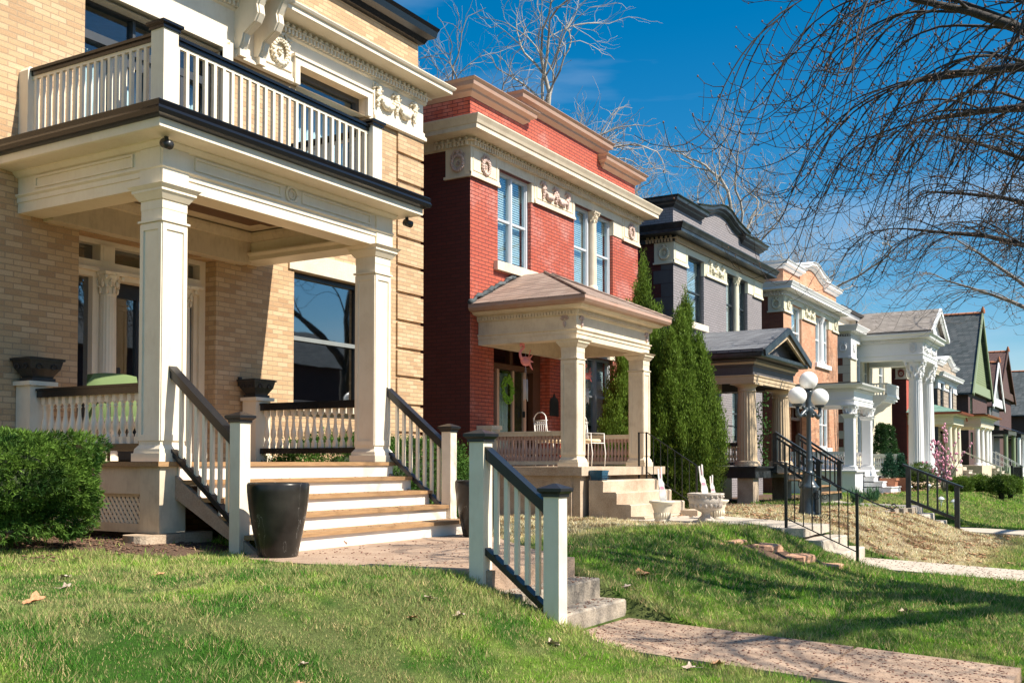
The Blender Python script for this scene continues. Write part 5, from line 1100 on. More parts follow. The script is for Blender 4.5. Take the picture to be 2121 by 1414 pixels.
m=MB(); m.box(a,47.0,WY+.6,WY+3,6.9,7.85); m.box(47,b,WY+.35,WY+3,7.2,7.85); part(m,'upper_wall','cream_masonry',H5)
m=MB(); m.sweep([(a,14),(a,WY),(47.0,WY),(47.0,WY+.4)],[(0,6.75),(0.03,6.75),(.03,6.85),(.0,6.87),(.0,6.95),(.05,7.0),(.05,7.02),(.3,7.05),(.32,7.12),(.4,7.28),(.4,7.30),(-.2,7.36),(-.2,6.75)]); m.box(a-.03,45.4,WY-.03,WY+.1,5.97,6.75); m.box(a-.03,a,WY+.1,WY+.55,5.97,6.75); m.box(46.62,47.03,WY-.03,WY+.1,5.97,6.75); m.box(45.4,46.62,WY-.02,WY+.1,6.65,6.75); m.box(a-.06,45.42,WY-.06,WY+.1,5.93,6.0); part(m,'bay_cornice','white',H5)
m=MB(); dentils(m,[(a,WY+.7),(a,WY),(47,WY)],6.88,6.94,.0,.05,.09,.045); part(m,'dentil_band','white',H5); m=MB(); wreath(m,fX(a-.03,WY+.3),6.4,.13); part(m,'relief_wreath','white',H5); m=MB(); wreath(m,fY(44.95,WY-.03),6.4,.13); part(m,'relief_wreath','white',H5)
m=MB(); z=.9;i=0
while z<5.9: m.box(a-.012,a+.001,WY-.002,WY+(.55 if i%2 else .32),z,z+.33); z+=.34;i+=1
part(m,'quoins','cream_masonry',H5)
window(H5,45.55,46.5,4.95,6.62,WY+.08,'white',1,None); window(H5,45.6,46.5,1.9,3.8,WY+.08,'white',1,None)
for q in ((48.2,49.5,4.7,6.6),(51.6,52.8,4.9,6.7),(51.8,53.0,1.6,3.5)): window(H5,*q,WY+.43,'white',2 if q[0]<50 else 1,None)
window(H5,48.6,49.6,1.3,3.6,WY+.43,'white',1,None,split=.7,name='front_door')
m=MB(); m.sweep([(a-.3,14),(a-.3,WY+.45),(b+.3,WY+.45)],[(0,7.82),(.1,7.84),(.16,7.95),(.16,7.98),(-1,7.99),(-1,7.82)]); part(m,'eave_moulding','white',H5); m=MB(); m.sweep([(a-.3,14),(a-.3,WY+.45),(b+.3,WY+.45)],[(.1,7.985),(.24,8.02),(.27,8.12),(-.1,8.2),(-.1,7.985)]); m.quad((a-.3,WY+.4,8.19),(b+.3,WY+.4,8.19),(b,22,8.6),(a,22,8.6)); m.tube([(b-6.5,WY+.2,8.0),(b-6.6,WY-.4,7.6),(b-6.4,WY-.9,7.45)],.05,6); part(m,'main_roof','charcoal',H5)
pa,pb,py=46.45,50.0,7.80
m=MB(); lp=[(pa,WY+.34),(pa,py),(pb,py),(pb,WY+.34)]; m.sweep(lp,[(0,5.95),(0,6.12),(.03,6.14),(.03,6.2),(0,6.22),(0,6.66),(.06,6.70),(.06,6.80),(.3,6.84),(.32,6.92),(.4,7.0),(.4,7.04),(-.5,7.05),(-.5,5.95)]); m.quad((pa+.5,py+.5,6.3),(pb-.5,py+.5,6.3),(pb-.5,WY,6.3),(pa+.5,WY,6.3)); e=part(m,'portico_entablature','white',H5)
m=MB(); dentils(m,lp,6.71,6.79,.06,.06,.12,.06); dentils(m,lp,6.60,6.65,.0,.04,.12,.04); part(m,'dentil_band','white',e); m=MB(); garland(m,fY((pa+pb)/2,py),3.2,6.42,.34); part(m,'relief_garland','white',e); m=MB(); wreath(m,fX(pa,py+.4),6.42,.12); part(m,'relief_wreath','white',e)
xm=(pa+pb)/2; m=MB(); r0,r1=pa-.4,pb+.4; zr=8.18; y0_=py-.42
for p,q,za_,zb_ in ((r0,xm,7.05,zr),(xm,r1,zr,7.05)): m.add([(p,y0_,za_),(q,y0_,zb_),(q,14,zb_),(p,14,za_),(p,y0_,za_+.08),(q,y0_,zb_+.08),(q,14,zb_+.08),(p,14,za_+.08)],[(0,3,2,1),(4,5,6,7),(0,1,5,4),(1,2,6,5),(2,3,7,6),(3,0,4,7)])
part(m,'portico_roof','shingle_brown',H5); m=MB(); m.bar((r0,y0_-.03,7.02),(xm,y0_-.03,zr),.08,.18); m.bar((xm,y0_-.03,zr),(r1,y0_-.03,7.02),.08,.18); m.bar((r0+.25,y0_+.02,7.05),(xm,y0_+.02,zr-.18),.08,.1); m.bar((xm,y0_+.02,zr-.18),(r1-.25,y0_+.02,7.05),.08,.1); m.prY([(r0+.1,7.05),(r1-.1,7.05),(xm,zr-.05)],y0_+.25,y0_+.3); m.box(r1-.1,r1+.12,y0_-.05,y0_+.1,6.96,7.08); part(m,'pediment','white',H5)
column_rd(H5,pa+.42,py+.38,1.30,5.95,.31,'white',22,'cor',taper=.85,n=88); column_rd(H5,pb-.42,py+.38,1.30,5.95,.31,'white',22,'cor',taper=.85,n=88)
m=MB(); m.box(pa-.1,pb+.1,py-.15,WY+.34,1.14,1.29); m.box(pa-.05,pb+.05,py-.08,py+.1,.98,1.14); m.box(pa-.05,pa+.1,py+.1,WY,.98,1.14); m.box(45.9,46.1,py+.2,py+.4,.5,1.14); part(m,'porch_base','white',H5)
m=MB(); 
for i in range(12): m.box(pa-.02,pa-.005,py+.15+i*.18,py+.19+i*.18,.5,.98)
for k in range(4): m.box(pa-.03,pa-.02,py+.1,WY,.55+k*.12,.59+k*.12)
for i in range(22): m.box(pa+i*.18,pa+.04+i*.18,py-.06,py-.045,.5,.98)
for k in range(4): m.box(pa,pb,py-.075,py-.06,.55+k*.12,.59+k*.12)
m.box(pa+.1,pb,py+.1,py+.2,.4,.98); part(m,'lattice','cream_dirty',H5)
balustrade(H5,(pa-.05,py+.8),(pa-.05,WY),1.31,1.95,24,'white','white',merged=True,rh=.06,rw=.12)
m=MB(); m.box(46.3,46.6,WY-.25,WY+.0,1.3,2.1); part(m,'pedestal','white',H5)
# balcony with corbels
m=MB(); m.box(48.0,50.6,9.55,WY+.34,4.52,4.60); m.box(48.05,50.55,9.62,WY+.34,4.40,4.52); m.box(48.15,50.45,9.7,WY+.34,4.32,4.40)
for cx in (48.3,50.2): m.prX([(WY+.34,4.32),(9.85,4.32),(9.88,4.22),(10.05,4.14),(10.2,3.98),(10.4,3.9),(WY+.34,3.72)],cx-.09,cx+.09)
m.box(48.0,48.1,9.57,9.67,4.6,5.1); m.box(50.5,50.6,9.57,9.67,4.6,5.1); m.box(48.0,50.6,9.56,9.68,5.05,5.12); m.box(47.99,48.09,9.6,WY+.33,5.05,5.12); m.box(48.0,50.6,9.58,9.66,4.6,4.65)
for i in range(22): m.box(48.15+i*.107,48.20+i*.107,9.59,9.64,4.65,5.05)
for i in range(7): m.box(48.02,48.07,9.75+i*.12,9.80+i*.12,4.6,5.05)
part(m,'balcony','white',H5)
def lantern(x,y,z):
    m=MB(); m.tube([(x,y+.25,z-.15),(x,y+.05,z-.2),(x,y,z-.1)],.02,5); m.lathe((x,y,z),[(.05,-.1),(.09,-.05),(.06,-.04)],8); 
    for i in range(6): a=i*math.pi/3; m.tube([(x+.07*math.cos(a),y+.07*math.sin(a),z-.05),(x+.10*math.cos(a),y+.10*math.sin(a),z+.18)],.01,4)
    m.lathe((x,y,z),[(.13,.18),(.10,.24),(.04,.30),(.01,.38)],8); o=part(m,'lantern','iron',H5); m=MB(); m.lathe((x,y,z),[(.05,-.04),(.08,.17)],8); part(m,'lantern_glass','opal_glass',o)
lantern(48.1,10.3,2.95); lantern(50.4,10.3,2.95)
# ================================================================ sixth and seventh houses
x0=56.45
H6=rowhouse(x0,dict(label='bright red brick house half hidden behind the white giant columns',front='brick_redpaint',side='brick_red_shaded',trim='cream_masonry',band='lime_cream',corn='cream_old',orn='red_paint',pcorn='cream_old',win='white',wm=1,dz=-.85,sill='white',lowwin=False,doorh=1.9))
entrance(H6,x0,1.4,3.3,'brick_red_shaded','tan_paint')
e,lp=porch_ent(H6,56.7,60.2,8.1,3.55,4.05,'lime_cream',True,.2,'lime_cream','lime_cream')
m=MB(); m.sweep(lp,[(.2,4.05),(.42,4.07),(.46,4.16),(0,4.18)]); m.tube([(60.3,8.0,4.06),(60.4,7.95,3.8)],.04,5); part(m,'gutter','red_paint',e)
m=MB(); m.add([(56.3,7.7,4.17),(60.6,7.7,4.17),(60.6,WY,4.17),(56.3,WY,4.17),(57.8,9.6,4.75),(59.1,9.6,4.75),(59.1,WY,4.75),(57.8,WY,4.75)],[(0,1,5,4),(1,2,6,5),(3,0,4,7),(4,5,6,7)]); part(m,'porch_roof','copper_green_roof',H6)
for cx in (56.95,58.6,59.95): column_rd(H6,cx,8.35,1.4,3.55,.15,'lime_cream',0,'doric')
m=MB(); m.box(56.6,60.3,8.0,WY,.5,1.38); part(m,'porch_base','cream_dirty',H6); stairs(H6,58.9,60.2,7.98,1.38,5,.27,.17,'concrete_pale','concrete_pale',True,yback=8.0)
m=MB(); m.bar((58.85,8.0,2.2),(58.85,6.2,1.35),.06,.06); m.box(58.8,58.9,6.15,6.25,.5,1.4); part(m,'stair_rail','lime_cream',H6)
x0=66.1
H7=rowhouse(x0,dict(label='grey rough stone house with white cornice and stepped parapet',front='stone_grey',side='dark_grey_wall',trim='white',band='white',corn='white',orn='ornament_cream',pcorn='white',win='grey_trim',arch=True,wm=1,dz=-.75,sill='white',lowwin=False,doorh=1.9,w2=False))
entrance(H7,x0,1.4,3.3,'dark_grey_wall','green_paint')
e,lp=porch_ent(H7,66.3,72.6,8.0,3.7,4.3,'cream_masonry',True,.2,'white','white')
m=MB(); m.sweep(lp,[(.2,4.3),(.42,4.32),(.46,4.40),(0,4.42)]); part(m,'gutter','rust',e); m=MB(); m.box(66,73,7.7,WY,4.42,4.46); part(m,'porch_roof','charcoal',H7)
for cx in (66.6,68.7,70.8,72.3): column_rd(H7,cx,8.25,1.45,3.7,.17,'white',0,'doric')
m=MB(); m.box(66.2,72.7,7.95,WY,.5,1.44); part(m,'porch_base','cream_dirty',H7); stairs(H7,70.9,72.2,7.93,1.44,5,.27,.17,'concrete_pale','concrete_pale',True,yback=7.95)
for xx in (70.8,72.3):
    m=MB(); m.bar((xx,7.9,2.3),(xx,6.2,1.3),.04,.04); m.bar((xx,7.9,1.9),(xx,6.2,.9),.03,.03)
    for i in range(8): y=7.9-i*.23; m.box(xx-.01,xx+.01,y-.01,y+.01,2.3-i*.135-.8,2.3-i*.135)
    part(m,'stair_rail','white',H7)
m=MB(); m.tube([(67.5,8.2,2.2),(67.5,8.2,2.3)],.01,4); 
# ================================================================ gabled houses far down the row
def gable(x0,x1,y0,ze,zr,wall,roof,gab,label,trim='leaf_green_paint',porch=None,yb=24,ridge='rust',win='white'):
    h=thing('gabled_house',((x0+x1)/2,y0,.5),label,'house','row houses'); xm=(x0+x1)/2
    m=MB(); wallY(m,x0,x1,.3,ze,y0,[(x0+.9,x0+2.1,4.4,6.1),(x0+.9,x0+2.1,1.9,3.7)],.2); m.quad((x0,y0,.3),(x0,y0,ze),(x0,yb,ze),(x0,yb,.3)); m.quad((x1,y0,.3),(x1,yb,.3),(x1,yb,ze),(x1,y0,ze)); part(m,'wall',wall,h)
    m=MB(); m.prY([(x0-.2,ze),(x1+.2,ze),(xm,zr-.1)],y0-.1,y0+.1); part(m,'gable_wall',gab,h)
    m=MB(); o=.35
    for p,q,a,b in ((x0-.45,xm,ze-.3,zr),(xm,x1+.45,zr,ze-.3)): m.add([(p,y0-o,a),(q,y0-o,b),(q,yb,b),(p,yb,a),(p,y0-o,a+.12),(q,y0-o,b+.12),(q,yb,b+.12),(p,yb,a+.12)],[(0,3,2,1),(4,5,6,7),(0,1,5,4),(1,2,6,5),(2,3,7,6),(3,0,4,7)])
    part(m,'roof',roof,h); m=MB(); m.bar((x0-.5,y0-o-.04,ze-.32),(xm,y0-o-.04,zr+.05),.08,.3); m.bar((xm,y0-o-.04,zr+.05),(x1+.5,y0-o-.04,ze-.32),.08,.3); m.prY([(x0-.3,ze-.1),(x1+.3,ze-.1),(x1-.2,ze+.55),(x0+.2,ze+.55)],y0-.3,y0-.12); part(m,'barge_board',trim,h)
    m=MB()
    for i in range(int((yb-y0)/.5)): m.lathe((xm,y0-.3+i*.5,zr+.16),[(.10,-.08),(.12,.0),(.05,.08)],6)
    m.tube([(xm,y0-.35,zr+.16),(xm,yb,zr+.16)],.09,6); m.lathe((xm,y0-.4,zr+.1),[(.15,0),(.15,.2),(.05,.5)],8); part(m,'ridge_tiles',ridge,h)
    window(h,x0+.9,x0+2.1,4.4,6.1,y0+.08,win,1,None); window(h,x0+.9,x0+2.1,1.9,3.7,y0+.08,win,1,None)
    if porch:
        m=MB(); m.box(xm-.5,x1,y0-2,y0-.01,3.6,3.9); m.add([(xm-.8,y0-2.3,3.9),(x1+.3,y0-2.3,3.9),(x1+.3,y0,4.7),(xm-.8,y0,4.7)],[(0,1,2,3)]); part(m,'porch_roof',porch,h); m=MB()
        for cx in (xm-.4,x1-.2): m.lathe((cx,y0-1.8,0),[(.15,.5),(.15,3.6)],10)
        m.box(xm-.5,x1,y0-2,y0,.4,1.3); part(m,'porch_posts',trim,h)
    return h
gable(76.6,86.6,WY-.3,6.5,12.2,'brick_plum','slate','siding_green','tall house with steep dark slate roof and pale green gable','leaf_green_paint','charcoal',ridge='rust',win='green_paint')
gable(89.5,96.5,WY-.1,6.2,9.6,'dark_grey_wall','tile_brown','grey_paint','grey house with small dark gable right of the green gabled house','white','charcoal')
gable(99,111,WY+.4,7.5,11.6,'brick_plum','tile_brown','brick_plum','red brick house with wide brown tiled roof at the far right','dark_wood','charcoal')
gable(115,127,WY-1.2,6.5,11,'brick_plum','slate','dark_grey_wall','last dark house at the far right end of the row','white','charcoal')
gable(131,145,WY-3,6.5,11,'brick_plum','slate','brick_plum','distant dark brick house closing the end of the street','white','charcoal')
for i,xx in enumerate((90.3,92.2)):
    pass
# opposite side of the street (seen in the window panes)
t0=thing('opposite_house',(40,-32,0),'dark brick house across the street, reflected in the nearest window panes','house','houses across the street')
m=MB(); wallY(m,34,46,0,8,-27,[],.2); m.quad((34,-27,0),(34,-38,0),(34,-38,8),(34,-27,8)); m.quad((46,-27,0),(46,-27,8),(46,-38,8),(46,-38,0)); part(m,'wall','brick_plum',t0)
m=MB(); m.add([(33.5,-26.5,7.9),(46.5,-26.5,7.9),(46.5,-38,7.9),(33.5,-38,7.9),(36,-32,11),(44,-32,11)],[(0,1,5,4),(1,2,5),(2,3,4,5),(3,0,4)]); part(m,'roof','slate',t0)
for i,(dx,lb) in enumerate(((-14.5,'left neighbour of the dark house across the street, seen only as a reflection'),(14.5,'right neighbour of the dark house across the street, seen only as a reflection'),(29,'farthest dark house across the street, seen only as a reflection'))):
    r=t0.copy(); COL.objects.link(r); r.location=Vector(t0.location)+Vector((dx,(i%2)*1.2,0)); r['label']=lb
    for ch in t0.children: c=ch.copy(); COL.objects.link(c); c.parent=r
# ================================================================ lamp post
def lamppost(x,y,z):
    t=thing('lamp_post',(x,y,z),'dark cast iron yard lamp with three white globes on the tan lawn','lamp post')
    m=MB(); m.lathe((x,y,z),[(.20,0),(.20,.06),(.185,.08),(.155,.46),(.17,.48),(.175,.51),(.15,.53),(.10,.60),(.085,.66),(.075,.74),(.085,.76),(.065,.78),(.055,.80),(.058,.95),(.066,.98),(.055,1.0),(.045,1.02),(.040,1.75),(.05,1.77),(.07,1.82),(.085,1.88),(.07,1.94),(.05,1.97),(.06,2.02),(.045,2.06),(.05,2.12),(.07,2.20),(.075,2.23),(.05,2.24)],24); m.box(x-.14,x-.03,y-.2,y-.15,z+.05,z+.45); part(m,'post','lamp_iron',t)
    m=MB(); m.lathe((x,y,z+2.24),[(.05,0),(.085,.02),(.085,.05)],14)
    for a in (-.35,math.pi-.35+.0,):
        dx,dy=math.cos(a)*1,math.sin(a)*1; f=lambda u,w:(x+dx*u,y+dy*u,z+w)
        m.tube([f(.06,1.90),f(.12,1.86),f(.17,1.83),f(.22,1.79),f(.28,1.77),f(.33,1.80),f(.34,1.88),f(.33,1.95)],[.05,.035,.045,.03,.045,.04,.03,.035],8); m.blob(f(.12,1.80),.045,7,5); m.blob(f(.15,1.93),.035,7,5)
        m.lathe(f(.335,1.94),[(.04,0),(.085,.02),(.09,.05),(.05,.06)],14)
    part(m,'arms','lamp_iron',t)
    for c in [(x,y,z+2.42)]+[(x+math.cos(a)*.335,y+math.sin(a)*.335,z+2.13) for a in (-.35,math.pi-.35)]:
        m=MB(); m.blob(c,.165,28,18); part(m,'globe','opal_glass',t)
lamppost(18.95,5.14,.66)
# ================================================================ foliage
def leafcloud(centers,nrm,n,size,cols,aspect=2.2,up=.0,spread=.05):
    """n leaves round each clump centre; returns verts and colours"""
    k=len(centers); c=np.repeat(np.array(centers),n,axis=0); nn=np.repeat(np.array(nrm),n,axis=0); N_=len(c)
    p=c+rng.normal(0,spread,(N_,3)); d=nn*.9+rng.normal(0,.65,(N_,3)); d[:,2]+=up; d/=np.linalg.norm(d,axis=1)[:,None]+1e-9
    s=np.cross(d,rng.normal(0,1,(N_,3))); s/=np.linalg.norm(s,axis=1)[:,None]+1e-9; L_=size*rng.uniform(.6,1.4,(N_,1)); w=L_/aspect/2
    v=np.zeros((N_,4,3)); v[:,0]=p; v[:,1]=p+d*L_*.5+s*w; v[:,2]=p+d*L_; v[:,3]=p+d*L_*.5-s*w
    cc=np.repeat(np.array(cols),n,axis=0)*rng.uniform(.7,1.3,(N_,1)); return v,np.clip(cc,0,1)
def bush(name,c,r,nc,n,size,base,label,cat,group=None,power=2.4,flat=.9,lump=.18,up=.15,aspect=2.2,spread=.045,shape=None,trunk=True,tips=(.20,.30,.06),parent=None,fill=.25):
    cs=[];ns=[];co=[]
    a=rng.normal(0,1,(nc,3)); a/=np.linalg.norm(a,axis=1)[:,None]
    for v in a:
        if v[2]<-.75: continue
        q=(abs(v[0])**power+abs(v[1])**power+abs(v[2])**power)**(-1/power); p=v*q
        l=1+lump*(mnoise.noise(Vector((v[0]*2.3+c[0],v[1]*2.3,v[2]*2.3+c[1])))*2)+random.uniform(-.06,.04)
        dep=1-(random.random()**2)*.35*fill/.25 if random.random()<fill else 1
        if shape: sx=shape(p[2]); pt=(c[0]+p[0]*r[0]*l*sx*dep,c[1]+p[1]*r[1]*l*sx*dep,c[2]+p[2]*r[2]*dep)
        else: pt=(c[0]+p[0]*r[0]*l*dep,c[1]+p[1]*r[1]*l*dep,c[2]+p[2]*r[2]*l*dep)
        cs.append(pt); ns.append(v); g=.75+.5*mnoise.noise(Vector((pt[0]*3,pt[1]*3,pt[2]*3)));t_=max(0,min(1,.5+mnoise.noise(Vector(pt)*4.5)*1.2+random.uniform(-.25,.25)))
        b=np.array(base)*g*(1-t_*.6)+np.array(tips)*t_*.6; co.append(b)
    v,cc=leafcloud(cs,ns,n,size,co,aspect,up,spread)
    t=parent or thing(name,(c[0],c[1],c[2]-r[2]),label,cat,group); org=ORG[t.name]
    me=tinted('foliage',v-np.array(org)[None,None,:],4,cc,'foliage'); o=bpy.data.objects.new('foliage',me); COL.objects.link(o); o.parent=t; ORG[o.name]=org
    if trunk:
        m=MB(); m.blob(c,(r[0]*.80,r[1]*.80,r[2]*.80),20,12)
        for i,q in enumerate(m.v): k_=1+.12*mnoise.noise(Vector(q)*3.1); m.v[i]=tuple(c[a]+(q[a]-c[a])*k_ for a in range(3))
        part(m,'shade_core','dark_bush_core',t); m=MB()  # solid dark core standing in for shade between the leaves
        for i in range(7):
            a=random.uniform(0,6.28); m.tube([(c[0]+.05*math.cos(a),c[1]+.05*math.sin(a),c[2]-r[2]-.15),(c[0]+r[0]*.3*math.cos(a),c[1]+r[1]*.3*math.sin(a),c[2]-r[2]*.2),(c[0]+r[0]*.7*math.cos(a),c[1]+r[1]*.7*math.sin(a),c[2]+r[2]*.3)],[.035,.025,.01],6)
        part(m,'stems','tree_bark',t)
    return t
bush('yew_bush',(5.35,8.45,1.37),(.76,.78,.44),4300,30,.043,(.035,.095,.018),'dense green yew bush at the left edge, before the porch lattice','bush',power=3.6,lump=.15,aspect=5,spread=.012,tips=(.20,.33,.05),up=.1)
bush('hedge',(12.2,9.55,1.30),(1.95,.42,.60),3400,18,.04,(.03,.08,.015),'low clipped green hedge between the yellow and red houses','hedge',power=5,lump=.08,spread=.045,tips=(.12,.24,.04))
def juniper(c,r,label,seed,plumes):
    random.seed(seed); t=thing('juniper_tree',(c[0],c[1],c[2]-r[2]),label,'tree','junipers by the red house'); cs=[];ns=[];co=[]; zb=c[2]-r[2]
    for (px,py,ph,pr) in plumes:
        H=2*r[2]*ph; x0_,y0_=c[0]+px*r[0],c[1]+py*r[1]
        n=int(620*pr*ph/.4)
        for i in range(n):
            h=random.random()**.8; a=random.uniform(0,6.28); prof=(min(1,.55+h*1.6) if h<.28 else (1-((h-.28)/.72)**1.7))*pr*(1+.25*mnoise.noise(Vector((math.cos(a)*2+px*5,math.sin(a)*2,h*9))))
            q=prof*(1-.45*random.random()**2.2); p=(x0_+q*math.cos(a)*r[0],y0_+q*math.sin(a)*r[1],zb+h*H)
            cs.append(p); ns.append((math.cos(a)*.7,math.sin(a)*.7,.9)); g=.7+.6*mnoise.noise(Vector((p[0]*3,p[1]*3,p[2]*2.2))); tt=random.random()**2
            co.append(tuple((np.array((.042,.088,.012))*(1-tt)+np.array((.20,.27,.035))*tt)*max(.35,g)))
        for i in range(int(60*pr/.4)):
            h=random.uniform(.3,1); a=random.uniform(0,6.28); prof=(1-((h-.28)/.72)**1.7)*pr if h>.28 else pr
            for k in range(9): cs.append((x0_+prof*r[0]*(1+.02*k)*math.cos(a),y0_+prof*r[1]*(1+.02*k)*math.sin(a),zb+h*H+.05*k)); ns.append((math.cos(a)*.3,math.sin(a)*.3,1.5)); co.append((.13,.21,.028))
    v,cc=leafcloud(cs,ns,20,.060,co,4.5,.9,.045); me=tinted('foliage',v-np.array(ORG[t.name])[None,None,:],4,cc,'foliage'); o=bpy.data.objects.new('foliage',me); COL.objects.link(o); o.parent=t
    m=MB(); m.tube([(c[0],c[1],c[2]-r[2]-.4),(c[0],c[1],c[2])],[.11,.05],8); part(m,'trunk','tree_bark',t)
juniper((20.95,9.25,3.15),(1.25,.8,2.62),'tall pointed juniper tree behind the right porch column of the red house',3,[(0,0,1.0,.46),(-.5,.1,.78,.52),(.48,-.1,.80,.52),(-.15,-.4,.70,.55),(.2,.3,.88,.5),(-.85,0,.58,.5),(.8,.2,.66,.5)])
juniper((21.05,8.35,2.75),(.76,.8,2.2),'shorter wider juniper tree in front of the tall one, beside the grey house',4,[(0.1,0,1.0,.46),(-.5,-.1,.88,.54),(.52,.1,.82,.54),(-.1,-.45,.76,.6),(.25,.3,.9,.5),(-.95,0,.78,.5),(.9,-.1,.58,.5),(.4,-.4,.66,.55),(-.6,-.3,.6,.5)])
random.seed(11)
for i,(x,y,r,lb) in enumerate(((38.9,5.35,.33,'round clipped boxwood right of the black wooden handrail'),(40.6,4.95,.36,'round clipped boxwood in the middle of the far row'),(38.6,4.05,.38,'darkest round boxwood, right end of the far row'),(40.4,3.95,.34,'round boxwood behind the darkest one at the right edge'),(42.2,7.3,.65,'yellow green boxwood behind the terracotta pots'))):
    bush('boxwood',(x,y,.55+r*.75),(r,r,r*.8),500,16,.05,(.09,.17,.02) if i!=2 else (.02,.06,.012),lb,'bush','clipped boxwoods in the far front yards',power=2.2,lump=.06,spread=.05,tips=(.20,.30,.05))
# potted spruces
def pot_tree(x,y,z,label):
    t=thing('potted_spruce',(x,y,z),label,'potted plant','potted spruces'); m=MB(); m.frus(x,y,z,z+.42,.19,.24); m.frus(x,y,z+.42,z+.5,.27,.27); part(m,'pot','terracotta',t)
    bush('x',(x,y,z+.85),(.22,.22,.42),260,14,.07,(.03,.09,.05),'','',shape=lambda q:max(.08,(1-q)/1.6),trunk=False,parent=t,power=2,tips=(.06,.16,.09))
pot_tree(37.1,7.35,.58,'terracotta pot with small blue spruce, left of the pair by the white steps'); pot_tree(38.35,7.2,.58,'terracotta pot with small blue spruce, right of the pair')
def topiary(x,y,z,label):
    t=thing('topiary',(x,y,z),label,'potted plant','topiaries beside the cream front door'); m=MB(); m.lathe((x,y,z),[(.2,0),(.26,.5)],14); part(m,'pot','black_urn',t)
    for k in range(4): bush('x',(x,y,z+.75+.34*k),(.30-.05*k,.30-.05*k,.20),160,12,.07,(.02,.06,.02),'','',trunk=False,parent=t,tips=(.05,.12,.03))
    m=MB(); m.tube([(x,y,z+.4),(x,y,z+1.9)],.03,5); part(m,'stem','tree_bark',t)
topiary(48.2,9.9,1.3,'dark spiral topiary left of the cream house door'); topiary(50.0,9.9,1.3,'dark spiral topiary right of the cream house door')
def magnolia(x,y,z):
    t=thing('magnolia',(x,y,z),'small magnolia shrub covered in pink blossoms by the tall white columns','tree'); m=MB(); cs=[];f=MB()
    for i in range(17):
        a=random.uniform(0,6.28); sp=random.uniform(.05,.85); h=random.uniform(1.2,2.9)*(1-.4*sp); pts=[(x,y,z)]
        for k in range(1,7): q=k/6; pts.append((x+sp*q**1.3*math.cos(a)*1.1+random.uniform(-.04,.04),y+sp*q**1.3*math.sin(a)*1.1+random.uniform(-.04,.04),z+h*q))
        m.tube(pts,[.022*(1-.13*k) for k in range(7)],5)
        for k in range(2,7):
            for _ in range(2): p=pts[k]; c=(p[0]+random.uniform(-.09,.09),p[1]+random.uniform(-.09,.09),p[2]+random.uniform(-.1,.1)); f.blob(c,(.036,.036,.052),6,4)
    part(m,'stems','grey_bark',t); part(f,'blossoms','rose_bloom',t)
magnolia(38.0,5.75,.58)
# ivy on grey house corner
t=thing('ivy_vine',(29.2,9.6,1.5),'thin ivy vine climbing beside the right fluted porch column','vine'); m=MB(); pts=[(29.0+.12*math.sin(i*.9),9.2+.05*math.cos(i),1.3+.14*i) for i in range(17)]; m.tube(pts,.012,5); part(m,'stem','tree_bark',t)
cs=[(p[0]+random.uniform(-.12,.15),p[1]+random.uniform(-.1,.1),p[2]) for p in pts for _ in range(4)]; v,cc=leafcloud(cs,[(0,-1,0)]*len(cs),5,.07,[(.05,.12,.03)]*len(cs),1.3,0,.06); me=tinted('leaves',v-np.array(ORG[t.name])[None,None,:],4,cc,'foliage'); o=bpy.data.objects.new('leaves',me); COL.objects.link(o); o.parent=t
# tufts of daffodil leaves, perennials
for k,(x,y,lb) in enumerate(((26.4,6.0,'grassy blue green plant tuft on the lawn left of the grey steps'),(27.6,5.9,'second grassy plant tuft, right beside the blue green one'))):
    z=float(hgt(x,y)); cs=[(x+random.uniform(-.15,.15),y+random.uniform(-.1,.1),z) for _ in range(60)]; v,cc=leafcloud(cs,[(random.uniform(-.4,.4),random.uniform(-.4,.4),1.5) for _ in cs],3,.34,[(.10,.20,.10)]*len(cs),14,1.2,.02); me=tinted('plant_tuft',v,4,cc,'foliage'); o=bpy.data.objects.new('plant_tuft',me); COL.objects.link(o); tag(o,lb,'plant','grassy plant tufts')
m=MB()
for i in range(60): m.blob((random.uniform(40,42.2),random.uniform(6.6,7.3),.75+random.uniform(0,.15)),.035,5,3)
solo(m,'daffodils','tan_paint','small yellow flowers by the lattice of the cream house','flowers',None,'stuff')
for i,(x,y,lb) in enumerate(((36.6,6.6,'small solar path light below the terracotta pots'),(39.6,6.5,'small solar path light left of the black handrail'),(27.9,4.3,'small solar path light on the green lawn, left one'),(28.6,4.1,'small solar path light on the green lawn, right one'))):
    z=float(hgt(x,y)); t=thing('path_light',(x,y,z),lb,'path light','solar path lights'); m=MB(); m.tube([(x,y,z),(x,y,z+.22)],.012,5); m.lathe((x,y,z),[(.09,.22),(.05,.27),(.0,.29)],10); part(m,'cap','aluminium',t); m=MB(); m.lathe((x,y,z),[(.04,.15),(.05,.215)],8); part(m,'lens','opal_glass',t)
t=thing('iron_fence',(44,4.2,.5),'black iron yard fence at the right edge beyond the boxwoods','fence'); m=MB()
for i in range(2): m.box(41.9+i*3.2,41.98+i*3.2,4.0,4.08,.4,1.5)
m.bar((41.9,4.04,1.45),(46,4.04,1.45),.03,.03); m.bar((41.9,4.04,.75),(46,4.04,.75),.03,.03); part(m,'frame','iron',t)
for i in range(26): m=MB(); m.box(42.1+i*.15,42.115+i*.15,4.03,4.045,.6,1.45); part(m,'picket','iron',t)
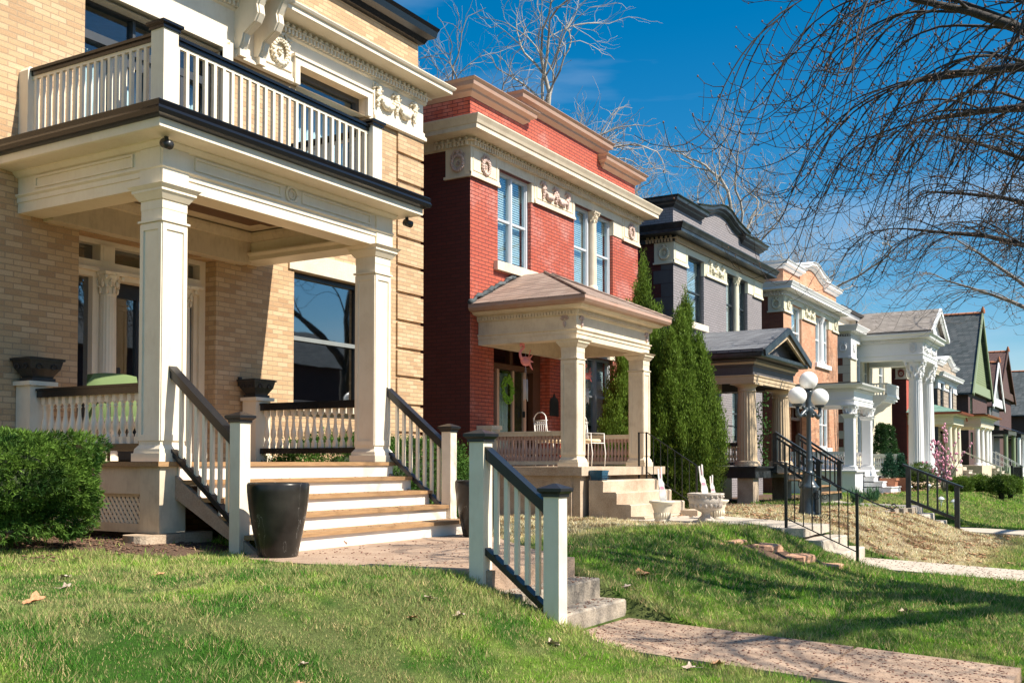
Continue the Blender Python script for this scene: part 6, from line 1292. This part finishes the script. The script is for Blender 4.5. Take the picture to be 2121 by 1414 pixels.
# ================================================================ bare trees
class TB:
    def __init__(s): s.m=MB(); s.buds=[]
ZMIN=[None]
def branch(tb,p,d,L_,r,seg,wig,bend,n=4,rend=.35):
    pts=[Vector(p)];dd=Vector(d).normalized();rs=[r]
    zo=random.uniform(-.5,1.5)
    for i in range(seg):
        q=(i+1)/seg; dd=(dd+Vector(bend(q))/seg+Vector((random.gauss(0,wig),random.gauss(0,wig),random.gauss(0,wig)))).normalized()
        if ZMIN[0] and pts[-1].z+dd.z*.5<ZMIN[0](pts[-1])+zo: dd=(dd+Vector((0,0,.38))).normalized()
        pts.append(pts[-1]+dd*L_/seg); rs.append(r*(1-q*(1-rend)))
    tb.m.tube(pts,rs,n,True,False); return pts,rs
def dirat(pts,k): 
    a=pts[min(k+1,len(pts)-1)]-pts[max(k-1,0)]; return a.normalized()
def maple(base,label,limbs,seed,scale=1.,dens=1.,mat='tree_bark',tgroup='street trees',droop=1.,zmin=None,th=3.6,lr0=.13):
    random.seed(seed); ZMIN[0]=zmin; t=thing('maple_tree',base,label,'tree',tgroup); tb=TB(); b=Vector(base); Q=__import__('mathutils').Quaternion
    tp,_=branch(tb,b,(0,0,1),th*scale,.34*scale,6,.02,lambda q:(0,0,0),10,.8)
    part(tb.m,'trunk',mat,t); tb.m=MB(); lm=tb; top=tp[-1]; nd=0
    for lim in limbs:
        az,el,LL=lim[:3]; lk=lim[3] if len(lim)>3 else 1
        d=Vector((math.cos(az)*math.cos(el),math.sin(az)*math.cos(el),math.sin(el))); hv=Vector((math.cos(az),math.sin(az),0))
        lp,lr=branch(lm,top-Vector((0,0,random.uniform(0,.7))),d,LL*scale,lr0*scale*lk,9,.07,lambda q:tuple(hv*.5+Vector((0,0,-.5*q))),7,.2)
        for k in range(3,10):
            for _ in range(1 if k<5 else 2):
                dl=dirat(lp,k); s=dl.cross(Vector((0,0,1))).normalized()*random.choice((-1,1)); d2=(dl*.9+s*random.uniform(.15,.8)+Vector((0,0,random.uniform(-.1,.4))))
                L2=random.uniform(1.7,3.2)*scale*(1.1-.05*k); hv2=Vector((d2.x,d2.y,0)).normalized()
                sp,sr=branch(lm,lp[k],d2,L2,lr[k]/lk*.28+.0065,9,.085,lambda q:tuple(hv2*.25+Vector((0,0,(-1.7*q)*droop))),5,.28)
                for j in range(2,10):
                    if random.random()>.80*dens: continue
                    dj=dirat(sp,j); s=dj.orthogonal().normalized(); s.rotate(Q(dj,random.uniform(0,6.28))); s.z*=.4
                    d3=dj+s*random.uniform(.2,.6); L3=random.uniform(1.1,2.5)*scale; hv3=Vector((d3.x,d3.y,0)); hv3=hv3.normalized() if hv3.length>.01 else hv2
                    cut=random.uniform(.6,.8)
                    wp,wr=branch(lm,sp[j],d3,L3,.0095*scale,12,.028,lambda q:tuple((hv3*.4+Vector((0,0,-1.9*droop))) if q<cut else (Vector((0,0,3.6))+hv3*1.4)),3,.4)
                    nd+=1
                    for i in range(2,13):
                        if random.random()<.80*dens:
                            di=dirat(wp,i); s=di.orthogonal().normalized(); s.rotate(Q(di,random.uniform(0,6.28)))
                            tw,_=branch(lm,wp[i],di+s*.9,random.choice((.08,.12,.2,.3,.5))*scale,.0045*scale,3,.06,lambda q:(0,0,1.6),3,.7)
                            tb.buds.append(tuple(tw[-1]))
                            if random.random()<.4: tb.buds.append(tuple(tw[1]))
    part(lm.m,'branches',mat,t); m=MB()
    for c in tb.buds: m.blob(c,(.010,.010,.013),4,3)
    part(m,'buds','leaf_dark',t); print('maple',nd,len(tb.buds)); return t
PI=math.pi
maple((13.0,-3.2,.1),'big bare maple whose drooping dark branches fill the upper right sky',[(PI*.58,.62,6.0),(PI*.50,.8,6.2),(PI*.65,.50,5.6),(PI*.42,.6,6.2),(PI*.76,.7,5.0),(PI*.3,.9,6),(PI*.99,.55,4.8,1.4),(PI*1.06,.85,5.0,1.3),(PI*.90,.95,5.0,1.5),(PI*.53,.42,5.8),(PI*.63,1.0,6.0)],5,dens=.66,zmin=lambda p:3.0+max(0,(p.y-2.2))*.65,th=4.7,lr0=.15,droop=1.5)
maple((27.5,-2.0,.1),'bare street maple beyond the first, its twigs at the right edge',[(PI*.55,.7,7.6),(PI*.7,.6,7.0),(PI*.42,.7,7.5),(PI*.85,.8,6),(PI*.62,.45,7.2),(PI*1.2,.8,6)],6,dens=.62,scale=1.05,zmin=lambda p:4.3,th=4.4)
maple((44,.2,.1),'bare grey street tree farther down the street at the right edge',[(PI*.55,.7,7),(PI*.75,.7,6.5),(PI*.4,.7,7),(PI*.9,.8,6),(PI*.62,.4,6.5)],8,dens=.5,scale=1.15,mat='grey_bark',zmin=lambda p:5.,th=4.4)
def sycamore(base,H,label,seed,trunks,mat='sycamore_bark',spread=1.,tw=0):
    random.seed(seed); ZMIN[0]=None; t=thing('sycamore_tree',base,label,'tree','sycamores behind the roofs'); tb=TB()
    def rec(p,d,L_,r,lv):
        pts,rs=branch(tb,p,d,L_,r,5 if lv<3 else 4,.16+.035*lv,lambda q:(0,0,.35 if lv<4 else .2),max(3,7-lv),.62)
        if lv>=5: return
        nk={0:3,1:4,2:3,3:4,4:3}[lv]+(tw if lv in (2,4) else 0)
        for i in range(nk):
            k=random.randint(2,len(pts)-1) if lv>0 else random.randint(3,len(pts)-1); dj=dirat(pts,k); s=dj.orthogonal().normalized(); s.rotate(__import__('mathutils').Quaternion(dj,random.uniform(0,6.28)))
            rec(pts[k],dj*.8+s*random.uniform(.5,1.0)*spread+Vector((0,0,.15)),L_*random.uniform(.5,.75),rs[k]*random.uniform(.45,.7),lv+1)
        rec(pts[-1],dirat(pts,len(pts)-1),L_*.62,rs[-1]*.9,lv+1)
    for (dx,dy,dz,k) in trunks: rec(Vector(base),(dx,dy,dz),H*.36*k,.34*k,0)
    part(tb.m,'branches',mat,t); return t
sycamore((38,26,.5),23,'white barked sycamore rising behind the yellow house roof, leftmost',21,[(.15,0,1,1.15),(-.25,.1,1,1.0)],tw=1)
sycamore((47,25,.5),20.5,'white barked sycamore above the red house parapet',22,[(0,0,1,1.1),(.35,-.1,1,1.0),(-.3,.1,1,1.05)],tw=1)
sycamore((55,21.5,.5),22,'large white barked sycamore between the red and grey house roofs',27,[(0,0,1,1.15),(.5,-.1,1,1.0),(-.3,0,1,1.0)],tw=1)
maple((62,-14,.1),'bare tree across the street reflected in the lower window',[(PI*.5,.9,6),(PI*1.1,.8,6),(PI*.2,.8,6),(PI*1.6,.8,6),(PI*.8,.8,6)],9,dens=.5,scale=1.5,tgroup='bare trees across the street')
